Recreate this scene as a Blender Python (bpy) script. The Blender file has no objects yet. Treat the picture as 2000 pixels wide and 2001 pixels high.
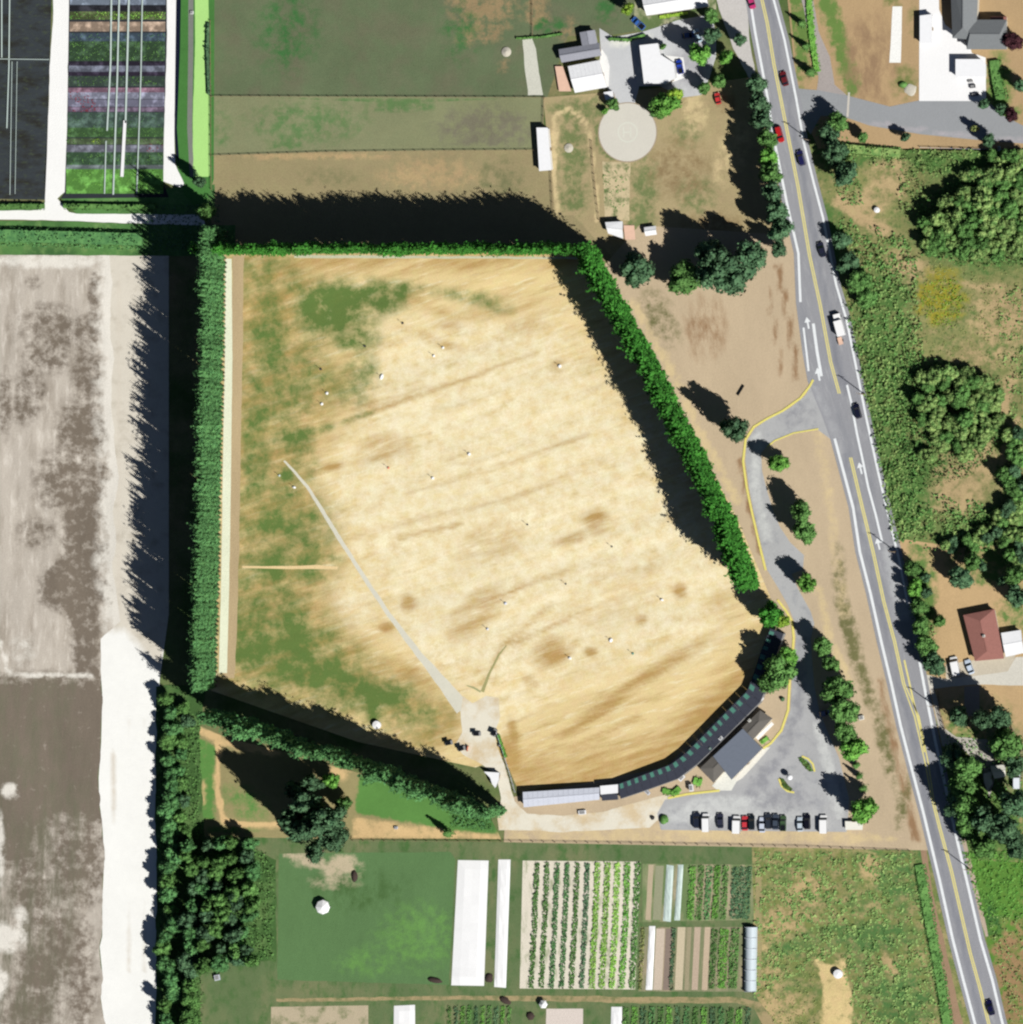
import bpy, math, random
import numpy as np
from math import sin, cos, tan, radians, pi
from mathutils import Vector, Matrix, geometry

# ------------------------------------------------------------------ camera, sky, sun
S = 0.15                                   # metres per photograph pixel
TILT = radians(11.5)                       # off-nadir angle, looking from the east
D = 3000.0
sc = bpy.context.scene
COL = sc.collection
cd = bpy.data.cameras.new('camera'); cam = bpy.data.objects.new('camera', cd); COL.objects.link(cam)
cam.location = (D * sin(TILT), 0, D * cos(TILT)); cam.rotation_euler = (0, TILT, 0)
cd.sensor_fit = 'HORIZONTAL'; cd.sensor_width = 36; cd.lens = 36 * D / (2000 * S)
cd.clip_start = 10; cd.clip_end = 9000
sc.camera = cam
EL = radians(45); AZ = radians(126)
w = bpy.data.worlds.new('World'); sc.world = w; w.use_nodes = True
sky = w.node_tree.nodes.new('ShaderNodeTexSky'); sky.sky_type = 'NISHITA'; sky.sun_disc = False
sky.air_density = .4; sky.dust_density = .3; sky.sun_elevation = EL; sky.sun_rotation = AZ
bgn = w.node_tree.nodes['Background']; bgn.inputs[1].default_value = 0.05
w.node_tree.links.new(sky.outputs[0], bgn.inputs[0])
ld = bpy.data.lights.new('sun', 'SUN'); ld.energy = 5.0; ld.angle = radians(0.5); ld.color = (1, .975, .93)
sun = bpy.data.objects.new('sun', ld); COL.objects.link(sun)
SD = Vector((sin(AZ) * cos(EL), cos(AZ) * cos(EL), sin(EL)))
sun.rotation_euler = (-SD).to_track_quat('-Z', 'Y').to_euler(); sun.location = SD * 300
sc.view_settings.view_transform = 'Standard'; sc.view_settings.look = 'None'
sc.view_settings.exposure = 0.75; sc.view_settings.gamma = 1; sc.view_settings.use_curve_mapping = False
sc.cycles.filter_width = 2.3; sc.cycles.max_bounces = 4; sc.cycles.diffuse_bounces = 2

CP = np.array([D * sin(TILT), 0, D * cos(TILT)])
RV = np.array([cos(TILT), 0, -sin(TILT)]); UV = np.array([0, 1., 0]); FV = np.array([-sin(TILT), 0, -cos(TILT)])
def gp(x, y, z=0.0):
    """photograph pixel -> point on the horizontal plane at height z"""
    d = FV * D + RV * (x - 1000) * S + UV * (1000.5 - y) * S
    t = (z - CP[2]) / d[2]
    p = CP + d * t
    return Vector((p[0], p[1], z))
def px_of(X, Y):
    """ground point -> photograph pixel, arrays"""
    v = np.stack([X - CP[0], Y - CP[1], np.zeros_like(X) - CP[2]], -1)
    f = v @ FV
    return 1000 + (v @ RV) / f * D / S, 1000.5 - (v @ UV) / f * D / S

EXPO = 2 ** sc.view_settings.exposure
K = EXPO * 1.2
def lin(c):
    c = c / 255.0
    return c / 12.92 if c <= .04045 else ((c + .055) / 1.055) ** 2.4
def A(r, g, b, k=None):
    """albedo of a level sunlit surface that photographs as this sRGB colour"""
    return tuple(min(.82, lin(c) / (k or K)) for c in (r, g, b)) + (1,)

# ------------------------------------------------------------------ numpy value noise
rngn = np.random.RandomState(5)
NT = rngn.rand(256, 256)
def vnoise(x, y):
    xi = np.floor(x).astype(int); yi = np.floor(y).astype(int)
    fx = x - xi; fy = y - yi
    fx = fx * fx * (3 - 2 * fx); fy = fy * fy * (3 - 2 * fy)
    a = NT[xi % 256, yi % 256]; b = NT[(xi + 1) % 256, yi % 256]
    c = NT[xi % 256, (yi + 1) % 256]; d = NT[(xi + 1) % 256, (yi + 1) % 256]
    return (a * (1 - fx) + b * fx) * (1 - fy) + (c * (1 - fx) + d * fx) * fy
def fbm(x, y, o=4):
    s = 0; a = .5; t = 0
    for i in range(o):
        s = s + a * vnoise(x + 17.3 * i, y + 9.1 * i); t += a; x = x * 2.03; y = y * 2.03; a *= .5
    return s / t

# ------------------------------------------------------------------ materials
def newmat(name):
    m = bpy.data.materials.new(name); m.use_nodes = True
    nt = m.node_tree; return m, nt, nt.nodes['Principled BSDF']
def N(nt, t, **kw):
    n = nt.nodes.new(t)
    for k, v in kw.items():
        if k in n.inputs.keys(): n.inputs[k].default_value = v
        else: setattr(n, k, v)
    return n
def math_(nt, op, a, b=None, clamp=False):
    n = nt.nodes.new('ShaderNodeMath'); n.operation = op; n.use_clamp = clamp
    for i, v in enumerate((a, b)):
        if v is None: continue
        if isinstance(v, (int, float)): n.inputs[i].default_value = v
        else: nt.links.new(v, n.inputs[i])
    return n.outputs[0]
def mixc(nt, f, a, b, mode='MIX'):
    n = nt.nodes.new('ShaderNodeMix'); n.data_type = 'RGBA'; n.blend_type = mode
    for i, v in ((0, f), (6, a), (7, b)):
        if isinstance(v, (int, float)): n.inputs[i].default_value = v
        elif isinstance(v, tuple): n.inputs[i].default_value = v
        else: nt.links.new(v, n.inputs[i])
    return n.outputs[2]
def setin(nt, sock, v):
    if isinstance(v, tuple): sock.default_value = v[:3]
    else: nt.links.new(v, sock)
def noise(nt, vec, scale, detail=4, rough=.6):
    n = N(nt, 'ShaderNodeTexNoise', Scale=scale, Detail=detail, Roughness=rough)
    nt.links.new(vec, n.inputs['Vector']); return n.outputs[0]
def gmat(name, base, alts=(), rag=.9, var=.25, ang=0, stretch=1, nalts=(), fine=.25, bump=.3, sharp=1.35, hue=0, k=None, sc1=.07, psc=(.35, .3, .25)):
    """ground: base colour, alternatives painted by the mesh's own patch map (alts: (channel, colour)),
    or by noise alone (nalts: (scale, level, colour))"""
    m, nt, bs = newmat(name)
    tc = N(nt, 'ShaderNodeTexCoord'); mp = N(nt, 'ShaderNodeMapping'); mp.vector_type = 'TEXTURE'
    mp.inputs['Rotation'].default_value = (0, 0, radians(ang)); mp.inputs['Scale'].default_value = (stretch, 1, 1)
    nt.links.new(tc.outputs['Object'], mp.inputs['Vector']); v = mp.outputs[0]
    vo = tc.outputs['Object']
    col = A(*base, k)
    for sc_, lev, c in nalts:
        n = noise(nt, v, sc_, 5, .62)
        f = math_(nt, 'MULTIPLY', math_(nt, 'SUBTRACT', n, lev), 5.5, False)
        col = mixc(nt, math_(nt, 'ADD', f, .5, True), col, A(*c, k))
    if alts:
        at = N(nt, 'ShaderNodeAttribute', attribute_name='patch'); sp = N(nt, 'ShaderNodeSeparateColor')
        nt.links.new(at.outputs[0], sp.inputs[0])
        for i, (ch, c) in enumerate(alts):
            n = noise(nt, vo if ch != 1 else v, psc[ch], 7, .68)
            f = math_(nt, 'ADD', sp.outputs[ch], math_(nt, 'MULTIPLY', math_(nt, 'MULTIPLY', math_(nt, 'SUBTRACT', n, .5), rag * 3.6), math_(nt, 'MULTIPLY', sp.outputs[ch], 2.2, True)))
            f = math_(nt, 'MULTIPLY', math_(nt, 'SUBTRACT', f, .5), sharp)
            col = mixc(nt, math_(nt, 'ADD', f, .5, True), col, A(*c, k))
    n1 = noise(nt, v, sc1, 5, .6); n2 = noise(nt, v, .5, 5, .7); n3 = noise(nt, vo, 2.2, 3, .7)
    f = math_(nt, 'ADD', math_(nt, 'MULTIPLY', math_(nt, 'SUBTRACT', n1, .5), var * 3.2), 1)
    f = math_(nt, 'ADD', f, math_(nt, 'MULTIPLY', math_(nt, 'SUBTRACT', n2, .5), var * 1.8))
    f = math_(nt, 'ADD', f, math_(nt, 'MULTIPLY', math_(nt, 'SUBTRACT', n3, .5), fine * 2))
    vm = N(nt, 'ShaderNodeVectorMath', operation='SCALE'); setin(nt, vm.inputs[0], col); nt.links.new(f, vm.inputs['Scale'])
    out = vm.outputs[0]
    if hue:
        hs = N(nt, 'ShaderNodeHueSaturation'); nh = noise(nt, vo, .3, 5, .7)
        nt.links.new(math_(nt, 'ADD', .5 , math_(nt, 'MULTIPLY', math_(nt, 'SUBTRACT', nh, .5), hue)), hs.inputs['Hue'])
        nt.links.new(out, hs.inputs['Color']); out = hs.outputs[0]
    nt.links.new(out, bs.inputs['Base Color']); bs.inputs['Roughness'].default_value = .95
    bs.inputs['Specular IOR Level'].default_value = .1
    if bump:
        b = N(nt, 'ShaderNodeBump', Strength=bump, Distance=.25); nt.links.new(n3, b.inputs['Height']); nt.links.new(b.outputs[0], bs.inputs['Normal'])
    return m
def smat(name, rgb, rough=.6, var=.12, scale=1.5, metal=0, spec=.3, k=None):
    """plain surface with soft mottling"""
    m, nt, bs = newmat(name)
    tc = N(nt, 'ShaderNodeTexCoord'); n = noise(nt, tc.outputs['Object'], scale, 5, .65)
    f = math_(nt, 'ADD', math_(nt, 'MULTIPLY', math_(nt, 'SUBTRACT', n, .5), var * 3), 1)
    vm = N(nt, 'ShaderNodeVectorMath', operation='SCALE'); vm.inputs[0].default_value = A(*rgb, k)[:3]
    nt.links.new(f, vm.inputs['Scale']); nt.links.new(vm.outputs[0], bs.inputs['Base Color'])
    bs.inputs['Roughness'].default_value = rough; bs.inputs['Metallic'].default_value = metal
    bs.inputs['Specular IOR Level'].default_value = spec
    return m
def fmat(name, c1, c2, k=None):
    """foliage: leaf colour changes from clump to clump and tree to tree"""
    m, nt, bs = newmat(name)
    ge = N(nt, 'ShaderNodeNewGeometry'); oi = N(nt, 'ShaderNodeObjectInfo')
    n = noise(nt, ge.outputs['Position'], .7, 3, .6)
    f = math_(nt, 'ADD', math_(nt, 'MULTIPLY', math_(nt, 'SUBTRACT', n, .5), 2.6), .5, True)
    col = mixc(nt, f, A(*c1, k), A(*c2, k))
    vm = N(nt, 'ShaderNodeVectorMath', operation='SCALE')
    sc_ = math_(nt, 'ADD', math_(nt, 'MULTIPLY', oi.outputs['Random'], .4), .8); nt.links.new(col, vm.inputs[0]); nt.links.new(sc_, vm.inputs['Scale'])
    nt.links.new(vm.outputs[0], bs.inputs['Base Color'])
    bs.inputs['Roughness'].default_value = .85; bs.inputs['Specular IOR Level'].default_value = .12
    return m
F = {}
FK = K * .74
F['poplar'] = fmat('poplar_leaves', (62, 106, 64), (96, 144, 84), FK)
F['poplar_bright'] = fmat('bright_poplar_leaves', (36, 92, 28), (72, 136, 50), FK)
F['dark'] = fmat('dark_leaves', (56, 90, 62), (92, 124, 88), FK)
F['mid'] = fmat('green_leaves', (62, 100, 48), (104, 146, 78), FK)
F['bright'] = fmat('bright_leaves', (74, 130, 50), (120, 172, 78), FK)
F['yellow'] = fmat('yellow_green_leaves', (96, 140, 40), (150, 176, 70), FK)
F['purple'] = fmat('purple_leaves', (52, 28, 36), (72, 40, 44), FK)
F['olive'] = fmat('olive_scrub', (88, 112, 58), (156, 156, 98), FK)
F['scrub'] = fmat('scrub_leaves', (80, 122, 62), (146, 168, 100), FK)
F['lime'] = fmat('lime_leaves', (104, 160, 60), (158, 200, 96), FK)
M = {}
M['bark'] = smat('bark', (110, 92, 74), .9, .3, 3)
M['white_paint'] = smat('white_paint', (255, 255, 255), .45, .04)
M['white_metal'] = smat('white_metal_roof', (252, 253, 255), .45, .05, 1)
M['grey_metal'] = smat('pale_grey_metal', (216, 220, 232), .5, .08, .8)
M['black'] = smat('black_paint', (22, 24, 30), .35, .05)
M['glass'] = smat('dark_glass', (26, 30, 38), .12, .02, 1, 0, .5)
M['tyre'] = smat('tyre_rubber', (24, 24, 24), .9, .1)
M['lamp'] = smat('lamp_lens', (235, 235, 225), .2, .02)
M['wood'] = smat('weathered_wood', (150, 128, 98), .85, .25, 4)
M['wall_cream'] = smat('cream_wall', (225, 215, 195), .8, .06)
M['wall_grey'] = smat('grey_wall', (150, 150, 150), .8, .08)
M['shingle_grey'] = smat('grey_shingles', (158, 160, 170), .85, .18, 2.2)
M['shingle_dark'] = smat('dark_shingles', (128, 132, 134), .85, .16, 2.2)
M['shingle_red'] = smat('red_brown_shingles', (160, 108, 98), .85, .2, 2.0)
M['bitumen'] = smat('blue_grey_bitumen', (112, 120, 134), .8, .1, 1.2)
M['bitumen_brown'] = smat('brown_grey_bitumen', (108, 104, 98), .85, .12, 1.2)
M['tee_roof'] = smat('charcoal_tee_roof', (60, 64, 78), .75, .22, 1.4)
M['skylight'] = smat('green_fibreglass', (92, 150, 132), .4, .2, 1.0)
M['concrete'] = smat('pale_concrete', (246, 244, 232), .85, .07, .6)
M['salmon'] = smat('salmon_boards', (236, 196, 172), .85, .1, 1)
M['pipe'] = smat('pale_pipe', (205, 222, 215), .5, .1)
M['yellow'] = smat('yellow_kerb_paint', (238, 226, 122), .7, .12, 1.5)
M['wline'] = smat('white_road_paint', (242, 246, 248), .7, .1, .8)
M['yline'] = smat('yellow_road_paint', (236, 224, 140), .7, .12, .8)
M['orange'] = smat('orange_paint', (228, 130, 100), .5, .1)
M['pale_stone'] = smat('pale_stones', (206, 200, 184), .95, .2, 2)
M['soil_dark'] = smat('dark_compost', (70, 56, 50), .95, .2, 3)

# ------------------------------------------------------------------ objects
def tag(o, label=None, cat=None, group=None, kind=None):
    if label: o['label'] = label
    if cat: o['category'] = cat
    if group: o['group'] = group
    if kind: o['kind'] = kind
    return o
def link(name, me, mat=None, parent=None, loc=None):
    if mat is not None and not me.materials: me.materials.append(mat)
    o = bpy.data.objects.new(name, me); COL.objects.link(o)
    if parent: o.parent = parent
    if loc is not None: o.location = loc
    return o
def mesh(name, V, Fc, smooth=False):
    me = bpy.data.meshes.new(name); me.from_pydata([tuple(v) for v in V], [], Fc); me.update()
    if smooth: me.polygons.foreach_set('use_smooth', [True] * len(me.polygons))
    return me
def empty(name, loc, rz=0, label=None, cat=None, group=None):
    o = bpy.data.objects.new(name, None); COL.objects.link(o); o.location = loc; o.rotation_euler = (0, 0, rz)
    o.empty_display_size = .5
    return tag(o, label, cat, group)
class MB:
    def __init__(s): s.V = []; s.F = []
    def add(s, V, Fc):
        n = len(s.V); s.V += [Vector(v) for v in V]; s.F += [tuple(i + n for i in f) for f in Fc]; return s
    def box(s, c, d, rz=0, taper=1):
        hx, hy, hz = d[0] / 2, d[1] / 2, d[2] / 2; V = []
        for z, k in ((-hz, 1), (hz, taper)):
            for x, y in ((-hx, -hy), (hx, -hy), (hx, hy), (-hx, hy)):
                x2, y2 = x * k, y * k
                V.append((c[0] + x2 * cos(rz) - y2 * sin(rz), c[1] + x2 * sin(rz) + y2 * cos(rz), c[2] + z))
        return s.add(V, [(3, 2, 1, 0), (4, 5, 6, 7), (0, 1, 5, 4), (1, 2, 6, 5), (2, 3, 7, 6), (3, 0, 4, 7)])
    def cyl(s, c, r, h, n=12, r2=None, axis='z'):
        r2 = r if r2 is None else r2; V = []
        for z, rr in ((0, r), (h, r2)):
            for i in range(n):
                a = 2 * pi * i / n; p = (rr * cos(a), rr * sin(a), z)
                if axis == 'y': p = (p[0], p[2] - h / 2, p[1])
                V.append((c[0] + p[0], c[1] + p[1], c[2] + p[2]))
        Fc = [(i, (i + 1) % n, n + (i + 1) % n, n + i) for i in range(n)] + [tuple(range(n - 1, -1, -1)), tuple(range(n, 2 * n))]
        return s.add(V, Fc)
    def prism(s, P, z0, z1):
        n = len(P); V = [(p[0], p[1], z0) for p in P] + [(p[0], p[1], z1) for p in P]
        ar = sum(P[i][0] * P[(i + 1) % n][1] - P[(i + 1) % n][0] * P[i][1] for i in range(n))
        o = range(n) if ar > 0 else range(n - 1, -1, -1)
        o = list(o)
        Fc = [(o[i], o[(i + 1) % n], o[(i + 1) % n] + n, o[i] + n) for i in range(n)]
        Fc += [tuple(i for i in reversed(o)), tuple(i + n for i in o)]
        return s.add(V, Fc)
    def build(s, name, mat, parent=None, smooth=False, bevel=0):
        me = mesh(name, s.V, s.F, smooth); o = link(name, me, mat, parent)
        if bevel:
            b = o.modifiers.new('b', 'BEVEL'); b.width = bevel; b.segments = 2; b.limit_method = 'ANGLE'
        return o

def inpoly(P, x, y):
    r = np.zeros(len(x), bool); n = len(P)
    for i in range(n):
        x1, y1 = P[i]; x2, y2 = P[(i + 1) % n]
        if y1 == y2: continue
        c = ((y1 > y) != (y2 > y)) & (x < (x2 - x1) * (y - y1) / (y2 - y1) + x1)
        r ^= c
    return r
def pdist(P, x, y, closed=False):
    d = np.full(len(x), 1e9); n = len(P)
    for i in range(n if closed else n - 1):
        ax, ay = P[i][:2]; bx, by = P[(i + 1) % n][:2]
        L = (bx - ax) ** 2 + (by - ay) ** 2 + 1e-9
        t = np.clip(((x - ax) * (bx - ax) + (y - ay) * (by - ay)) / L, 0, 1)
        d = np.minimum(d, np.hypot(x - ax - t * (bx - ax), y - ay - t * (by - ay)))
    return d
def patches(B, x, y):
    """patch map: 3 channels. ('e',ch,cx,cy,rx,ry,deg,strength) ('l',ch,pts,halfwidth,strength) ('p',ch,poly,soft,strength)"""
    m = np.zeros((len(x), 3))
    for b in B:
        if b[0] == 'e':
            _, ch, cx, cy, rx, ry, dg, st = b; a = radians(dg)
            u = (x - cx) * cos(a) + (y - cy) * sin(a); v = -(x - cx) * sin(a) + (y - cy) * cos(a)
            val = np.clip(1.5 - np.hypot(u / rx, v / ry), 0, 1)
        elif b[0] == 'l':
            _, ch, pts, hw, st = b; val = np.clip(1.5 - pdist(pts, x, y) / hw, 0, 1)
        else:
            _, ch, pl, soft, st = b; d = pdist(pl, x, y, True); ins = inpoly(pl, x, y)
            val = np.clip(.5 + np.where(ins, d, -d) / soft, 0, 1)
        m[:, ch] = np.maximum(m[:, ch], val * st)
    return m
def wobble(P, amp, step=8, seed=0):
    R = []
    n = len(P)
    for i in range(n):
        a = P[i]; b = P[(i + 1) % n]; L = math.hypot(b[0] - a[0], b[1] - a[1]); k = max(1, int(L / step))
        for j in range(k):
            t = j / k; x = a[0] + (b[0] - a[0]) * t; y = a[1] + (b[1] - a[1]) * t
            nx = float(fbm(np.array([x / 22 + seed]), np.array([y / 22 + 3]))[0]) - .5
            ny = float(fbm(np.array([x / 22 + 40]), np.array([y / 22 + seed]))[0]) - .5
            R.append((x + nx * amp * 2.4, y + ny * amp * 2.4))
    return R
LV = [0]
def sheet(name, P, mat, z=.02, blobs=None, cell=9, wob=0, label=None, parent=None):
    if wob: P = wobble(P, wob)
    pts = [Vector(gp(*p)[:2]) for p in P]
    if blobs is None:
        tri = geometry.tessellate_polygon([[Vector((p[0], p[1], 0)) for p in pts]])
        V = [(p[0], p[1], z) for p in pts]; Fc = [tuple(t) for t in tri]
    else:
        xs = [p[0] for p in P]; ys = [p[1] for p in P]
        gx, gy = np.meshgrid(np.arange(min(xs), max(xs), cell), np.arange(min(ys), max(ys), cell)); gx = gx.ravel(); gy = gy.ravel()
        ok = inpoly(P, gx, gy) & (pdist(P, gx, gy, True) > cell * .4)
        q = [Vector(gp(a, b)[:2]) for a, b in zip(gx[ok], gy[ok])]
        n = len(pts)
        r = geometry.delaunay_2d_cdt(pts + q, [], [list(range(n))], 1, 1e-5)
        V = [(v[0], v[1], z) for v in r[0]]; Fc = [tuple(f) for f in r[2]]
    Fx = []
    for f in Fc:
        a, b, c = (V[f[0]], V[f[1]], V[f[2]])
        cr = (b[0] - a[0]) * (c[1] - a[1]) - (b[1] - a[1]) * (c[0] - a[0])
        Fx.append(f if cr > 0 else tuple(reversed(f)))
    me = mesh(name, V, Fx)
    if blobs is not None:
        Va = np.array(V); X, Y = px_of(Va[:, 0], Va[:, 1])
        m = patches(blobs, X, Y); at = me.color_attributes.new('patch', 'FLOAT_COLOR', 'POINT')
        at.data.foreach_set('color', np.concatenate([m, np.ones((len(V), 1))], 1).astype('f').ravel())
    o = link(name, me, mat, parent); tag(o, label, kind='structure') if not parent else None
    return o
def band(P, w, closed=False):
    """polyline of photograph pixels -> outline polygon of that width (px); w may be per-point"""
    L = []; R = []; n = len(P)
    for i in range(n):
        a = P[max(0, i - 1)]; b = P[min(n - 1, i + 1)]
        dx, dy = b[0] - a[0], b[1] - a[1]; l = math.hypot(dx, dy) or 1; ww = (w[i] if isinstance(w, (list, tuple)) else w) / 2
        L.append((P[i][0] - dy / l * ww, P[i][1] + dx / l * ww)); R.append((P[i][0] + dy / l * ww, P[i][1] - dx / l * ww))
    return L + R[::-1]
def strip(name, P, w, mat, z=.05, h=0, parent=None, label=None, kind='structure', cat=None):
    """a band as quads: road line, kerb (h>0)"""
    n = len(P); O = band(P, w); L = [gp(*p) for p in O[:n]]; R = [gp(*p) for p in O[n:][::-1]]
    mb = MB(); V = []; Fc = []
    for i in range(n):
        V += [(L[i][0], L[i][1], z), (R[i][0], R[i][1], z)]
        if h: V += [(L[i][0], L[i][1], z + h), (R[i][0], R[i][1], z + h)]
    if not h:
        for i in range(n - 1): Fc.append((2 * i, 2 * i + 1, 2 * i + 3, 2 * i + 2))
        a, b, c = [Vector(V[j]) for j in Fc[0][:3]]
        if (b - a).cross(c - b).z < 0: Fc = [tuple(reversed(f)) for f in Fc]
    else:
        for i in range(n - 1):
            a = 4 * i; b = a + 4
            Fc += [(a + 2, a + 3, b + 3, b + 2), (a, a + 2, b + 2, b), (a + 3, a + 1, b + 1, b + 3)]
        Fc += [(0, 1, 3, 2), (4 * n - 4, 4 * n - 2, 4 * n - 1, 4 * n - 3)]
    mb.add(V, Fc); o = mb.build(name, mat, parent)
    if not parent: tag(o, label, cat, kind=kind)
    return o

# ------------------------------------------------------------------ the land
EDG = 260
ground = link('ground', mesh('ground', [(-2500, -2500, -.05), (2500, -2500, -.05), (2500, 2500, -.05), (-2500, 2500, -.05)], [(0, 1, 2, 3)]),
     gmat('rough_ground', (112, 124, 80), nalts=[(.012, .5, (150, 138, 100)), (.05, .52, (88, 112, 62))], var=.3)); tag(ground, kind='structure')

# ploughed field on the left
RX = [(193, 497), (197, 560), (192, 640), (200, 700), (195, 770), (201, 850), (210, 930), (198, 1000), (205, 1060), (198, 1100), (206, 1160), (212, 1215), (196, 1250), (196, 1300), (200, 1355), (198, 1450), (193, 1520), (194, 1565), (200, 1610), (204, 1680), (200, 1760), (200, 1830), (195, 1850), (200, 1900), (197, 1950), (206, 2010)]
RXF = [(x + (22 if y < 1240 else 0), y) for x, y in RX]
fld = [(-EDG, 497)] + RXF + [(212, 2250), (-EDG, 2250)]
fb = [('e', 0, 185, 570, 12, 34, 0, 1), ('e', 0, 65, 552, 18, 14, 0, .5), ('e', 0, 110, 640, 60, 40, 20, .75), ('e', 0, 180, 640, 22, 26, 0, .9), ('e', 0, 95, 690, 50, 40, 0, .6), ('e', 0, 170, 730, 30, 60, 0, .75),
      ('e', 0, 60, 760, 30, 55, 0, .6), ('e', 0, 40, 640, 30, 40, 0, .3), ('e', 0, 165, 840, 50, 60, 0, .9), ('e', 0, 45, 800, 22, 30, 0, .75), ('e', 0, 10, 790, 14, 60, 0, .7),
      ('e', 0, 130, 940, 60, 60, 0, .75), ('e', 0, 190, 960, 30, 70, 0, .8), ('p', 0, [(120, 960), (195, 960), (195, 1330), (150, 1330), (130, 1200), (80, 1180), (75, 1130), (125, 1080)], 20, .9),
      ('e', 0, 70, 1040, 40, 30, 0, .55), ('e', 0, 200, 1080, 25, 20, 0, .9), ('e', 0, 205, 1160, 25, 25, 0, .9), ('p', 0, [(-260, 1325), (215, 1325), (215, 1610), (100, 1600), (40, 1700), (-260, 1600)], 50, 1.2),
      ('e', 0, 150, 1680, 60, 90, 0, .8), ('e', 0, 60, 1740, 40, 90, 0, .75), ('e', 0, 120, 1850, 60, 80, 0, .75), ('e', 0, 80, 1900, 50, 60, 0, .9), ('e', 0, 60, 1980, 60, 60, 0, .75), ('e', 0, 160, 1930, 30, 80, 0, .7),
      ('p', 1, [(-260, 1325), (150, 1325), (185, 1600), (120, 2020), (-260, 2020)], 60, .42), ('l', 2, [(0, 1250), (15, 1315), (60, 1320), (180, 1320)], 4, .8), ('l', 2, [(172, 940), (174, 1300), (172, 1560)], 1.5, .7), ('e', 2, 20, 1545, 16, 14, 0, .9),
      ('e', 2, 10, 1830, 36, 26, 0, 1), ('e', 2, 40, 1800, 14, 26, 0, .8), ('e', 2, 0, 1660, 8, 60, 0, .9), ('e', 2, 100, 510, 120, 14, 0, .8), ('e', 2, 45, 1270, 25, 30, 0, .4), ('e', 2, 0, 1920, 14, 30, 0, .9), ('e', 2, 195, 1080, 12, 14, 0, .5)]
fb.append(('l', 2, [(x + 26, y) for x, y in RX if y < 1235], 18, 1.3)); fb.append(('l', 2, [(x + 22, y) for x, y in RX if y < 1235], 34, .6))
sheet('ploughed_field', fld, gmat('ploughed_soil', (202, 193, 180), alts=[(0, (128, 117, 104)), (1, (120, 116, 98)), (2, (238, 233, 222))], rag=.9, var=.17, ang=88, stretch=3.6, fine=.22, sharp=1.35, nalts=[(.2, .58, (176, 166, 152)), (.5, .62, (222, 214, 202))]), .02, fb, 8, wob=3)
# chalk-white farm tracks
track = gmat('pale_gravel', (226, 219, 204), alts=[(0, (255, 255, 250)), (1, (222, 212, 196))], nalts=[(.2, .6, (204, 196, 180))], var=.06, fine=.06, rag=.3)
sheet('farm_track', RX[::1] + [(212, 2250), (312, 2250), (312, 1330), (330, 1200), (330, 497)], track, .015, [('p', 0, [(150, 1240), (240, 1232), (330, 1330), (330, 2250), (150, 2250)], 30, 1.2), ('l', 1, [(222, 1470), (222, 1540), (226, 1620)], 3, .7), ('l', 1, [(250, 1400), (246, 1600), (252, 1900)], 2.5, .45), ('l', 1, [(280, 1400), (276, 1600), (282, 1900)], 2.5, .4), ('l', 1, [(215, 540), (214, 1200)], 5, .4), ('l', 1, [(232, 540), (232, 1200)], 4, .4)], 10, wob=0)
white = gmat('white_gravel', (255, 255, 252), var=.04, fine=.04)
sheet('farm_lane', [(104, -200), (137, -200), (138, 40), (133, 130), (131, 250), (127, 375), (112, 388), (135, 414), (150, 417), (290, 418), (400, 420), (400, 440), (285, 437), (130, 431), (0, 428), (-EDG, 426), (-EDG, 410), (60, 411), (82, 408), (88, 395), (88, 340), (95, 220), (97, 130), (104, 40)], white, .03, wob=1.2)
sheet('farm_lane', [(328, -200), (345, -200), (344, 100), (341, 250), (342, 318), (360, 360), (352, 366), (318, 354), (321, 250), (326, 100)], white, .034, wob=1)
# grass round the nursery
lawn = gmat('green_grass', (92, 138, 76), nalts=[(.06, .55, (70, 110, 62)), (.3, .6, (120, 156, 92))], var=.18)
sheet('grass_verge', [(-EDG, 395), (90, 395), (90, 412), (-EDG, 412)], lawn, .025)
sheet('grass_verge', [(118, 385), (420, 360), (420, 420), (150, 418)], lawn, .026)
sheet('grass_verge', [(-EDG, 428), (130, 432), (285, 438), (460, 440), (460, 500), (-EDG, 497)], lawn, .027, wob=1)
sheet('grass_verge', [(346, -200), (420, -200), (418, 350), (395, 420), (360, 380), (345, 320)], gmat('bank_grass', (76, 130, 64), var=.15), .028)
sheet('field_path', band([(374, -200), (373, 100), (371, 250), (376, 345)], 10), gmat('grey_path', (132, 136, 128), var=.1), .04)
sheet('lime_grass_strip', [(382, -200), (404, -200), (409, 60), (404, 120), (409, 190), (410, 345), (378, 345), (377, 250), (381, 100)], gmat('lime_grass', (182, 232, 138), var=.06, fine=.08), .042, wob=1)
dt = sheet('ditch_strip', [(347, -200), (357, -200), (352, 100), (346, 250), (351, 320), (344, 305), (341, 250), (343, 100)], smat('dark_navy', (24, 28, 46), .15, .02), .036)  # dark navy strip along the ditch

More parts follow.
